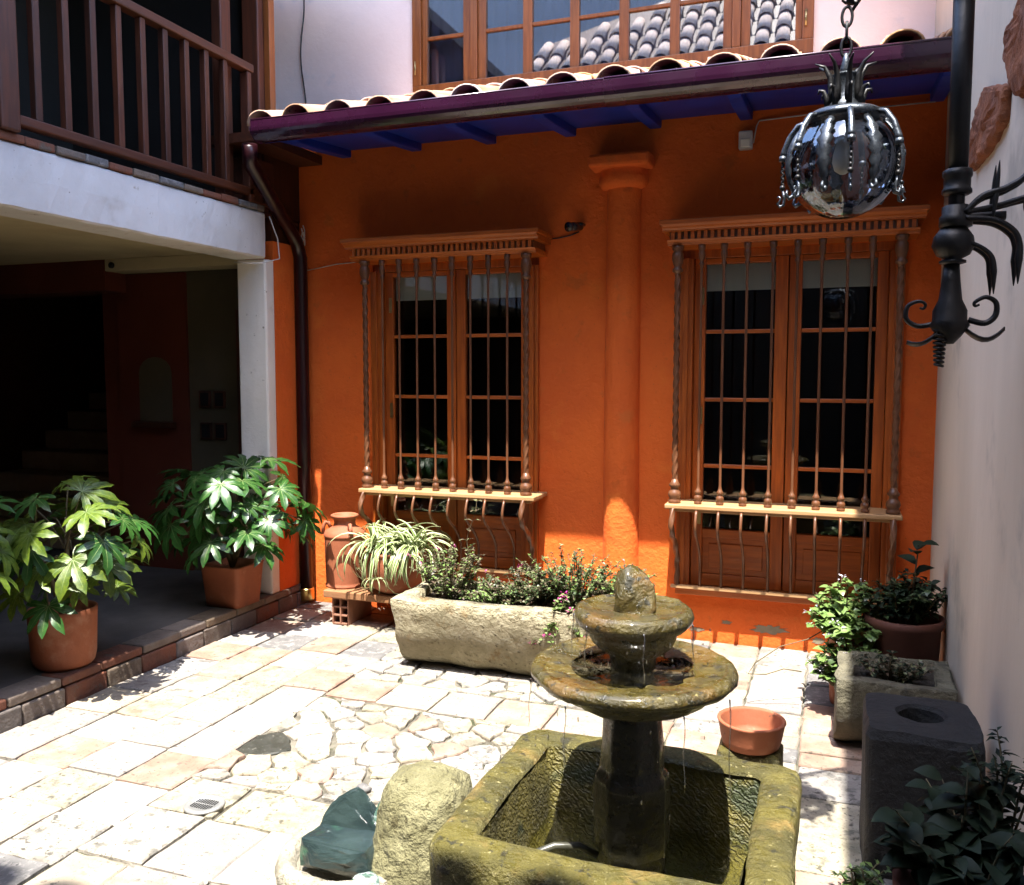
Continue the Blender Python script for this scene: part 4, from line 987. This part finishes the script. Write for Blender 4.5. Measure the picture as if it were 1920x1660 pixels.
def shrub(name, label, cat, c, rad, nst, nleaf, L_, W, mats, seed, droop=0, group=None, up=.8, base_spread=.3, flowers=None, round_=False):
    r = random.Random(seed); t = empty(name, c, label, cat, group)
    fo = MB(); stn = MB(); fl = MB()
    c = Vector(c)
    for i in range(nst):
        a = r.uniform(0, 2 * math.pi); q = math.sqrt(r.random())
        b = c + Vector((rad[0] * q * base_spread * math.cos(a), rad[1] * q * base_spread * math.sin(a), 0))
        hgt = rad[2] * r.uniform(.55, 1.05) * (1 - .35 * q)
        tip = c + Vector((rad[0] * q * math.cos(a), rad[1] * q * math.sin(a), hgt - droop * q * q))
        mid = b.lerp(tip, .5) + Vector((r.uniform(-.02, .02), r.uniform(-.02, .02), hgt * .12))
        pts = [b, b.lerp(mid, .5), mid, mid.lerp(tip, .5) + Vector((0, 0, .01)), tip]
        stn.tube(pts, [.004, .0035, .003, .0022, .0014], 4)
        for k in range(nleaf):
            u = r.uniform(.18, 1.0); sg = min(int(u * 4), 3); p = pts[sg].lerp(pts[sg + 1], u * 4 - sg)
            az = r.uniform(0, 2 * math.pi); d = Vector((math.cos(az), math.sin(az), r.uniform(-.3, up)))
            s_ = r.uniform(.6, 1.15) * (1.15 - .4 * u)
            leaf_quad(fo, p, d, Vector((r.uniform(-.5, .5), r.uniform(-.5, .5), 1)), L_ * s_, W * s_, r.randrange(len(mats)))
        if flowers and r.random() < flowers[1]:
            for k in range(7):
                d = Vector((r.uniform(-1, 1), r.uniform(-1, 1), r.uniform(-.2, 1)))
                leaf_quad(fl, tip + d * flowers[2], d, Vector((0, 0, 1)), flowers[2], flowers[2] * .7)
    f = fo.build('foliage', mats, t, fix=False); f['kind'] = 'stuff'
    s_ = stn.build('stems', 'stem', t, fix=False)
    if fl.v:
        o = fl.build('flowers', flowers[0], t, fix=False); o['kind'] = 'stuff'
    return t
zt = TH - .06
shrub('trough_shrub', 'purplish small leaved shrub at the left end of the trough', 'shrub', (-1.98, -.88, zt), (.25, .22, .36), 44, 30, .034, .019, ['shrub_purple', 'shrub_purple', 'pale_leaf'], 21, flowers=('flower_pink', .08, .010))
shrub('trough_shrub', 'dense green shrub at the middle of the trough under the pilaster', 'shrub', (-1.28, -.84, zt), (.34, .22, .36), 90, 32, .030, .017, ['shrub_green', 'shrub_purple', 'pale_leaf'], 22)
shrub('trough_shrub', 'dark purple tinged shrub between the two taller trough shrubs', 'shrub', (-1.52, -.90, zt), (.28, .20, .24), 60, 28, .030, .018, ['shrub_purple', 'shrub_green'], 23, flowers=('flower_pink', .05, .010))
shrub('trailing_plant', 'trailing plant with pink flowers spilling over the trough front', 'plant', (-1.27, -1.10, zt + .02), (.16, .12, .12), 34, 22, .034, .020, ['shrub_purple', 'pale_leaf'], 24, droop=.22, flowers=('flower_pink', .3, .014))
shrub('ground_cover_plant', 'low leafy creeper on the soil at the left half of the trough', 'plant', (-1.72, -.88, zt), (.36, .20, .14), 80, 22, .030, .018, ['shrub_purple', 'pale_leaf'], 25)
shrub('trough_shrub', 'sparse wispy shrub at the right end of the trough behind the fountain', 'shrub', (-1.02, -.86, zt), (.20, .18, .30), 60, 22, .034, .018, ['pale_leaf', 'shrub_purple'], 26)
tl = empty('tall_sprig', (-1.86, -.86, zt), 'single tall sprig of reddish leaves rising against the left grille', 'plant')
tp = MB(); tf = MB(); rr_ = random.Random(31); pts = [Vector((-1.86 + .03 * math.sin(k * .8), -.86, zt + .055 * k)) for k in range(11)]
tp.tube(pts, [.004 - .0003 * k for k in range(11)], 5)
for k in range(3, 11):
    for s_ in (0, math.pi):
        a = k * 1.2 + s_; leaf_quad(tf, pts[k], Vector((math.cos(a), math.sin(a), .3)), Vector((0, 0, 1)), .05, .024)
tp.build('stem', 'stem', tl, fix=False); tf.build('foliage', 'shrub_purple', tl, fix=False)['kind'] = 'stuff'

# ================================================================== bench with jar and spider plant
be = empty('low_bench', (-2.7, -.36, 0), 'low board bench on hollow bricks against the orange wall', 'bench')
MB().box(-3.04, -2.30, -.50, -.16, .175, .222).build('board', 'board', be, bevel=.006)
for xx in (-2.93, -2.42):
    b = MB()
    w = .0085; y0, y1, z0, z1 = -.475, -.18, .002, .172; x0, x1 = xx - .06, xx + .06
    for k in range(3): xm = x0 + (x1 - x0 - w) * k / 2; b.box(xm, xm + w, y0, y1, z0, z1)
    for k in range(4):
        zm = z0 + (z1 - z0 - w) * k / 3
        for h in range(2): xa = x0 + (x1 - x0 - w) * h / 2 + w; b.box(xa, xa + (x1 - x0 - w) / 2 - w, y0 + .001, y1 - .001, zm, zm + w)
    b.box(x0 + .001, x1 - .001, -.20, -.19, z0 + .001, z1 - .001)
    b.build('hollow_brick', 'hollow_brick', be)
jar = empty('clay_jar', (-2.975, -.33, .222), 'tall cylindrical terracotta jar with narrow neck on the bench', 'jar')
MB().lathe([(.10, .223), (.128, .224), (.130, .235), (.124, .24), (.124, .255), (.128, .40), (.131, .53), (.131, .545), (.136, .55), (.136, .56), (.125, .585), (.09, .605), (.072, .615), (.068, .635), (.070, .66), (.088, .675), (.090, .685), (.078, .69), (.062, .685), (.06, .62)], 40, (-2.975, -.33, 0)).build('body', 'terracotta', jar)
MB().tube([(-3.062, -.36, .60), (-3.075, -.37, .635), (-3.085, -.38, .64), (-3.10, -.385, .61), (-3.105, -.385, .56)], .012, 8).build('handle', 'terracotta', jar)
MB().tube([(-2.90, -.40, .60), (-2.89, -.415, .635), (-2.88, -.425, .64), (-2.87, -.435, .61), (-2.872, -.435, .56)], .012, 8).build('handle', 'terracotta', jar)
sp = MB().lathe([(.07, .223), (.105, .226), (.15, .26), (.185, .32), (.200, .38), (.198, .43), (.190, .465), (.198, .475), (.198, .49), (.18, .49), (.17, .46), (.03, .455)], 48, (-2.59, -.36, 0), mi=0).build('round_pot', 'terracotta')
tag(sp, 'round bellied terracotta pot of the spider plant on the bench', 'pot')
spl = empty('spider_plant', (-2.59, -.36, .455), 'spider plant with striped arching leaves in the round pot', 'plant')
rs = random.Random(8)
strap = []
for v in range(9):
    L_ = .26 + .02 * v; lift = .9 - .06 * v; mb = MB(); n = 9; vs = []; x = z = 0; a = R(80 - 5 * v)
    for i in range(n + 1):
        t = i / n; w = .0085 * math.sin(math.pi * min(.15 + t * .85, .995)) ** .6 if t < 1 else .0006
        for s_, dz in ((-1, .003), (-.5, 0.0), (.5, 0.0), (1, .003)): vs.append((x, s_ * w, z + dz))
        x += math.cos(a) * L_ / n; z += math.sin(a) * L_ / n; a -= R(11 + 1.6 * v)
    fs = [(i * 4 + c, i * 4 + c + 1, i * 4 + c + 5, i * 4 + c + 4) for i in range(n) for c in range(3)]
    mb.add(vs, fs, True); mb.mi = [1 if k % 3 == 1 else 0 for k in range(len(fs))]
    strap.append(mb.mesh('leaf', ['spider_cream', 'spider_green']))
for (cx, cy, cz, n, s_) in ((-2.72, -.37, .47, 62, 1.12), (-2.46, -.38, .46, 70, 1.12), (-2.60, -.42, .47, 46, 1.0), (-2.58, -.30, .47, 36, 1.2)):
    for k in range(n):
        v = rs.randrange(9)
        o = inst('leaf', strap[v], spl, (cx + rs.uniform(-.05, .05), cy + rs.uniform(-.04, .04), cz + rs.uniform(-.01, .02)))
        o.rotation_euler = (rs.uniform(-.25, .25), rs.uniform(-.2, .2), rs.uniform(0, 2 * math.pi)); f_ = s_ * rs.uniform(.75, 1.15); o.scale = (f_, f_, f_)
# hanging baby plantlet
for k in range(12):
    o = inst('leaf', strap[6], spl, (-2.62, -.575, .335)); o.rotation_euler = (0, .2, k * .55); o.scale = (.42, .42, .42)
MB().tube([(-2.60, -.45, .48), (-2.61, -.55, .46), (-2.62, -.58, .40), (-2.62, -.575, .335)], .0025, 5).build('runner', 'spider_cream', spl, fix=False)

# ================================================================== fatsia plants in pots
def fatsia_leaf(seed):
    """palmate leaf: a webbed centre out to half radius, nine lobes with wavy toothed edges"""
    r = random.Random(seed); mb = MB(); NL = 9; A = [R(-140 + 35 * k + r.uniform(-3, 3)) for k in range(NL)]
    LN = [.55, .76, .92, 1.0, 1.05, 1.0, .92, .76, .55]
    LN = [l * r.uniform(.93, 1.07) for l in LN]; dr = [r.uniform(.15, .36) for _ in range(NL)]
    prof = [(.0, .0), (.16, 1.0), (.30, 1.0), (.42, 1.0), (.52, .62), (.62, .72), (.70, .66), (.80, .58), (.88, .34), (1.0, .02)]
    hs = R(17.5)
    for a, l, q in zip(A, LN, dr):
        d = Vector((math.sin(a), math.cos(a), 0)); x = Vector((math.cos(a), -math.sin(a), 0)); vs = []
        for i, (t, w) in enumerate(prof):
            z = .07 * math.sin(t * 2.2) - q * t * t
            if i <= 3: hw = t * l * math.tan(hs) * 1.02
            else: hw = .42 * l * math.tan(hs) * 1.55 * w * (1 + r.uniform(-.10, .10))
            up = hw * (.25 if i > 3 else .12)
            c = d * l * t; rip = .012 * math.sin(i * 2.1 + a)
            vs += [c - x * hw + Vector((0, 0, z + up + rip)), c + Vector((0, 0, z)), c + x * hw + Vector((0, 0, z + up - rip))]
        n = len(prof) - 1
        fs = [f for i in range(n) for f in ((i * 3, i * 3 + 1, i * 3 + 4, i * 3 + 3), (i * 3 + 1, i * 3 + 2, i * 3 + 5, i * 3 + 4))]
        mb.add(vs, fs, True)
        rv = []
        for i in range(0, 8):
            t = prof[i][0]; z = .07 * math.sin(t * 2.2) - q * t * t + .004; w = .011 * (1 - t); c = d * l * t
            rv += [c - x * w + Vector((0, 0, z)), c + x * w + Vector((0, 0, z))]
        mb.add(rv, [(i * 2, i * 2 + 1, i * 2 + 3, i * 2 + 2) for i in range(7)], False, 1)
    return mb
FL = [fatsia_leaf(40 + k).mesh('leaf', ['fatsia_leaf', 'leaf_rib']) for k in range(4)]
FLP = [fatsia_leaf(50 + k).mesh('leaf', ['fatsia_pale', 'leaf_rib']) for k in range(3)]
CAM = Vector((0, -5.3, 1.6))
def fatsia(label, base, stems, specs, seed, pale=False):
    """stems: tip points; specs: (n, centre, radii, size)"""
    r = random.Random(seed); t = empty('fatsia_plant', base, label, 'plant', 'potted fatsia plants under the balcony')
    base = Vector(base); sm = MB()
    tips = [Vector(s) for s in stems]
    for tp_ in tips: sm.tube([base, base.lerp(tp_, .5) + Vector((.01, .01, 0)), tp_], [.014, .012, .009], 7)
    for (n, c, rad, size) in specs:
        c = Vector(c)
        for k in range(n):
            ph = k * 2.39996 + r.uniform(-.3, .3); u = 1 - 1.35 * (k + .5) / n
            s_ = math.sqrt(max(0, 1 - u * u)); dirv = Vector((s_ * math.cos(ph), s_ * math.sin(ph), u))
            p = c + Vector((dirv.x * rad[0], dirv.y * rad[1], dirv.z * rad[2])) * r.uniform(.72, 1.05)
            out = Vector((dirv.x, dirv.y, dirv.z * .5 - .12)).normalized()
            nrm = (Vector((dirv.x * .75, dirv.y * .75, .85 + .3 * dirv.z)) + Vector((r.uniform(-.5, .5) + .15, r.uniform(-.5, .5) - .2, r.uniform(-.2, .2)))).normalized()
            y = (out - nrm * out.dot(nrm)).normalized(); x = y.cross(nrm)
            sz = size * r.uniform(.72, 1.15)
            M = Matrix((x, y, nrm)).transposed().to_4x4(); M = Matrix.Translation(p) @ M @ Matrix.Diagonal((sz, sz, sz, 1))
            inst('leaf', r.choice(FLP if (pale and r.random() < .75) else FL), t, p, matrix=M)
            st_ = min(tips, key=lambda q: (q - p).length); st_ = base.lerp(st_, r.uniform(.6, 1))
            sm.tube([st_, st_.lerp(p, .5) + Vector((0, 0, .03)), p], [.005, .004, .0035], 5)
    sm.build('stem', 'stem', t, fix=False)
    return t
def pot(name, label, c, prof, m='terracotta', n=40):
    t = MB().lathe(prof, n, c).jitter(.003, 6).build(name, m); tag(t, label, 'pot')
    return t
tallpot = [(.10, 0), (.128, .003), (.142, .02), (.150, .06), (.160, .26), (.162, .29), (.155, .293), (.145, .285), (.14, .25), (.02, .245)]
pot('terracotta_pot', 'large worn terracotta pot of the nearer fatsia on the raised floor', (-3.615, -1.98, .139), tallpot)
fatsia('nearer fatsia plant with yellow green leaves overhanging the brick kerb', (-3.615, -1.98, .385), [(-3.60, -1.95, .88), (-3.66, -2.1, .80), (-3.60, -1.9, .70)],
       [(22, (-3.54, -1.98, .76), (.36, .34, .30), .168), (11, (-3.58, -1.98, .54), (.30, .30, .18), .15)], 61, True)
spot = [(r * .92, z * .95) for r, z in tallpot]
tag(MB().loops([[(x, y, z) for x, y in rrect(-3.72 + e, -3.43 - e, -.84 + e, -.56 - e, .03, 4, 4)] for e, z in ((.02, .139), (.015, .2), (.0, .385), (-.004, .39), (-.004, .40), (.02, .40), (.03, .37))]).build('terracotta_pot', 'terracotta'),
    'square terracotta pot of the farther fatsia beside the white column', 'pot')
fatsia('farther dark green fatsia plant in front of the white column', (-3.575, -.70, .37), [(-3.55, -.70, .9), (-3.48, -.62, .8), (-3.66, -.85, .8)],
       [(32, (-3.52, -.74, .76), (.44, .40, .33), .18), (16, (-3.52, -.72, .58), (.38, .34, .20), .17)], 62)
pot('terracotta_pot', 'terracotta pot of the fatsia at the far left edge', (-3.86, -2.52, .139), tallpot)
fatsia('fatsia plant cut off by the left edge of the picture', (-3.86, -2.52, .38), [(-3.84, -2.48, .9), (-3.9, -2.6, .8)], [(24, (-3.80, -2.50, .78), (.34, .34, .28), .16)], 63, True)

# ================================================================== drain, loose stone
dn = empty('floor_drain', (-2.157, -2.72, 0), 'round metal floor drain with slotted grate in the paving', 'drain')
MB().lathe([(.074, .002), (.074, .010), (.070, .013), (.052, .013), (.050, .009), (.01, .0085)], 36, (-2.157, -2.72, 0)).build('ring', 'drain_metal', dn)
sl = MB().box(-.0028, .0028, -.0155, .0155, 0, .0015).mesh('slot', 'hole_black')
for row in (-1, 1):
    for k in range(9):
        x = (k - 4) * .0098; o = inst('slot', sl, dn, (-2.157 + x, -2.72 + row * .019, .0088))
tag(MB().sphere((-1.66, -2.42, .012), (.035, .025, .018), 12, 7).jitter(.012, 30).build('pebble', 'paving_grey'), 'small grey stone lying on the flagstones before the fountain', 'stone')

# ================================================================== mortar with slag glass, boulder
mo = MB().lathe([(.14, -.02), (.185, .05), (.205, .11), (.208, .15), (.20, .172), (.185, .180), (.165, .178), (.150, .165), (.14, .13), (.02, .12)], 48, (-1.34, -3.08, 0)).jitter(.012, 8, .005, 30)
tag(mo.build('stone_mortar', 'mortar_stone'), 'round pale stone mortar holding a lump of green glass', 'mortar')
def chunk(pts, c, matn, parent, seed, name):
    """broken glass: hull of the given corners plus many random chips on its surface, flat faces"""
    import bmesh
    r = random.Random(seed); bm = bmesh.new(); P_ = [Vector(p) for p in pts]
    cen = sum(P_, Vector()) / len(P_); ex = list(P_)
    for _ in range(26):
        a, b, d = r.sample(P_, 3); w = [r.random() for _ in range(3)]; t = sum(w)
        q = (a * w[0] + b * w[1] + d * w[2]) / t; ex.append(cen + (q - cen) * r.uniform(.95, 1.22))
    for p in ex: bm.verts.new(p)
    bmesh.ops.convex_hull(bm, input=bm.verts[:])
    bmesh.ops.delete(bm, geom=[v for v in bm.verts if not v.link_faces], context='VERTS')
    bmesh.ops.triangulate(bm, faces=bm.faces[:])
    bmesh.ops.subdivide_edges(bm, edges=bm.edges[:], cuts=3, use_grid_fill=True)
    for v in bm.verts: v.co += noise.noise_vector((v.co + Vector(c)) * 28) * .0045 + noise.noise_vector((v.co + Vector(c)) * 90) * .002
    me = bpy.data.meshes.new(name); bm.to_mesh(me); bm.free(); me.materials.append(MATS[matn])
    o = bpy.data.objects.new(name, me); place(o, parent, Vector(c))
    return o
gl = empty('glass_lump', (-1.325, -3.09, .14), 'dark bluish green lump of raw glass in the stone mortar', 'glass')
chunk([(-0.1012, -0.0616, 0.0088), (0.088, -0.066, 0.0088), (-0.1056, -0.0528, 0.1056), (0.0748, -0.0616, 0.11), (-0.088, 0.044, 0), (0.088, 0.044, 0), (-0.088, 0.044, 0.1144), (0.0792, 0.0352, 0.1232), (-0.0264, -0.0792, 0.0616), (0.0352, -0.08096, 0.0704)], (-1.325, -3.090, 0.145), 'slag_glass', gl, 1, 'front_block')
chunk([(-0.0968, -0.0176, 0), (0.0528, -0.0176, 0), (-0.0792, 0.0528, 0), (0.0528, 0.0528, 0), (-0.0352, 0.0176, 0.1144), (-0.0132, 0.0352, 0.1408), (0.0088, 0.0264, 0.1364), (0.0528, 0.0176, 0.0792), (-0.088, 0.0088, 0.0528)], (-1.325, -3.050, 0.250), 'slag_glass', gl, 2, 'peak')
chunk([(-0.0264, -0.0176, 0), (0.0528, -0.0176, 0), (-0.0176, 0.044, 0), (0.0528, 0.044, 0), (0, 0.0088, 0.1056), (0.0264, 0.0176, 0.11), (0.0616, 0.0176, 0.044)], (-1.265, -3.040, 0.260), 'slag_glass_clear', gl, 3, 'shard')
chunk([(-0.0352, -0.044, -0.0528), (0.044, -0.044, -0.0528), (-0.0264, 0.044, -0.0528), (0.0528, 0.044, -0.0528), (-0.0176, -0.0264, 0.088), (0.0396, -0.0176, 0.0968), (0.044, 0.0352, 0.0792), (-0.0176, 0.0352, 0.088)], (-1.210, -3.070, 0.225), 'slag_glass_clear', gl, 4, 'shard')
chunk([(-0.044, -0.0264, -0.0176), (0.044, -0.0264, -0.0176), (0, 0.0264, -0.0176), (-0.0264, -0.0176, 0.0264), (0.0264, -0.0088, 0.0352), (0, 0.0176, 0.0264)], (-1.230, -3.170, 0.170), 'slag_glass_clear', gl, 5, 'shard')
gl.scale = (1.22, 1.1, .80)
# boulder: rough slab leaning on the basin
bl = MB(); loops = []
for i in range(19):
    t = i / 18; z = -.02 + .45 * t; cx = -1.145 + .03 * t; cy = -3.10 + .13 * t
    k = (1 - max(0, (t - .80) / .20) ** 2.4 * .72); wx = .135 * k * (1 - .06 * t); wy = .12 * k
    loops.append([(cx + wx * math.copysign(abs(math.cos(a)) ** .7, math.cos(a)), cy + wy * math.copysign(abs(math.sin(a)) ** .7, math.sin(a)), z) for a in [2 * math.pi * q / 36 for q in range(36)]])
bl.loops(loops).jitter(.028, 5, .012, 17)
for i, p in enumerate(bl.v): bl.v[i] = tuple(Vector(p) + noise.noise_vector(Vector(p) * 45) * .005)
tag(bl.build('boulder', 'boulder_stone'), 'upright yellowish mossy boulder between the mortar and the basin', 'boulder')

# ================================================================== right side: trough, pots, block, dark plants
tag(trough(.035, .49, -1.45, -1.02, .335, 'short_stone_trough', 'shaded_stone', .06), 'short stone trough by the right wall with one sunlit end', 'trough')
pp = [(.12, 0), (.145, .004), (.150, .03), (.165, .40), (.178, .42), (.180, .455), (.165, .455), (.155, .43), (.02, .42)]
pot('terracotta_pot', 'tall terracotta pot in deep shade by the white wall', (.325, -.80, .002), pp, 'shaded_terracotta')
shrub('shade_plant', 'dark leafy plant in the tall pot by the white wall', 'plant', (.325, -.80, .43), (.22, .20, .24), 44, 22, .055, .034, ['shaded_leaf', 'shrub_green'], 71)
tw = empty('tall_stalk', (.36, -.78, .43), 'single tall stalk with round leaves above the dark potted plant', 'plant')
ts = MB().tube([(.36, -.78, .43), (.365, -.78, .6), (.38, -.79, .76)], [.006, .005, .003], 6); tf = MB()
for z, a, l in ((.66, .3, .09), (.70, 2.6, .10), (.75, 4.4, .10), (.77, 1.2, .10), (.78, 5.6, .11)): leaf_quad(tf, Vector((.375, -.785, z)), Vector((math.cos(a), math.sin(a), .5)), Vector((0, -.3, 1)), l, l * .62)
ts.build('stem', 'stem', tw, fix=False); tf.build('foliage', 'shaded_leaf', tw, fix=False)['kind'] = 'stuff'
pot('terracotta_pot', 'small terracotta pot half hidden under the pale flowering plant', (.10, -.80, .002), [(r * .62, z * .85) for r, z in pp])
shrub('flowering_plant', 'pale green plant with tiny white flowers in full sun at the short trough', 'plant', (.07, -.86, .33), (.24, .20, .40), 44, 22, .058, .044, ['pale_leaf'], 72, droop=.30, flowers=('flower_white', .5, .014), up=.6)
shrub('flowering_plant', 'pale trailing plant hanging behind the sunlit trough end', 'plant', (.06, -.98, .14), (.15, .14, .28), 30, 18, .05, .038, ['pale_leaf', 'shrub_green'], 73, droop=.1, flowers=('flower_white', .5, .012))
tag(MB().tube([(.02, -.86, .40), (-.10, -.92, .33), (-.22, -.98, .30), (-.33, -1.02, .22), (-.36, -1.04, .17), (-.28, -1.02, .17), (-.2, -1.0, .20), (-.12, -.98, .19)], .0028, 5).build('bare_runner', 'stem'), 'thin bare runner arching left from the pale flowering plant', 'plant')
shrub('trough_herb', 'low reddish leafy plant inside the short stone trough', 'plant', (.27, -1.24, .28), (.18, .14, .13), 24, 14, .036, .024, ['shrub_purple', 'shaded_leaf'], 74)
# stone block with a round hole
kb = MB(); sq = rrect(.115, .46, -2.37, -2.0, .04, 6, 8); N_ = len(sq)
hc = (.29, -2.17); hole = []
for (x, y) in sq:
    a = math.atan2(y - hc[1], x - hc[0]); hole.append((hc[0] + .068 * math.cos(a), hc[1] + .068 * math.sin(a)))
kb.loops([[(x, y, -.02) for x, y in sq], [(x, y, .2) for x, y in sq], [(x, y, .45) for x, y in sq], [(hc[0] + (x - hc[0]) * .94, hc[1] + (y - hc[1]) * .94, .478) for x, y in sq],
          [(hc[0] + (x - hc[0]) * 1.15, hc[1] + (y - hc[1]) * 1.15, .48) for x, y in hole], [(x, y, .468) for x, y in hole], [(x, y, .34) for x, y in hole]], True, True, False)
kb.jitter(.012, 6, .004, 25)
tag(kb.build('holed_stone_block', 'shaded_dark_stone'), 'dark stone block with a round hole in its top by the right wall', 'stone block')
pot('terracotta_pot', 'dark terracotta pot in the shaded bottom right corner', (.335, -2.98, .002), [(r * .95, z * .75) for r, z in pp], 'shaded_terracotta')
shrub('broadleaf_plant', 'dark broad leaved plant in the shaded bottom right corner', 'plant', (.335, -2.98, .32), (.20, .24, .34), 22, 11, .095, .062, ['shaded_leaf'], 75, up=.5)
shrub('sprig_plant', 'dark small leaved sprig against the white wall at bottom right', 'plant', (.42, -2.82, .40), (.10, .12, .38), 9, 26, .045, .020, ['shaded_leaf'], 76)
shrub('creeping_plant', 'small creeping plant on the shaded paving by the holed stone block', 'plant', (.10, -2.46, .0), (.10, .12, .10), 10, 10, .04, .02, ['pale_leaf', 'shrub_green'], 77)
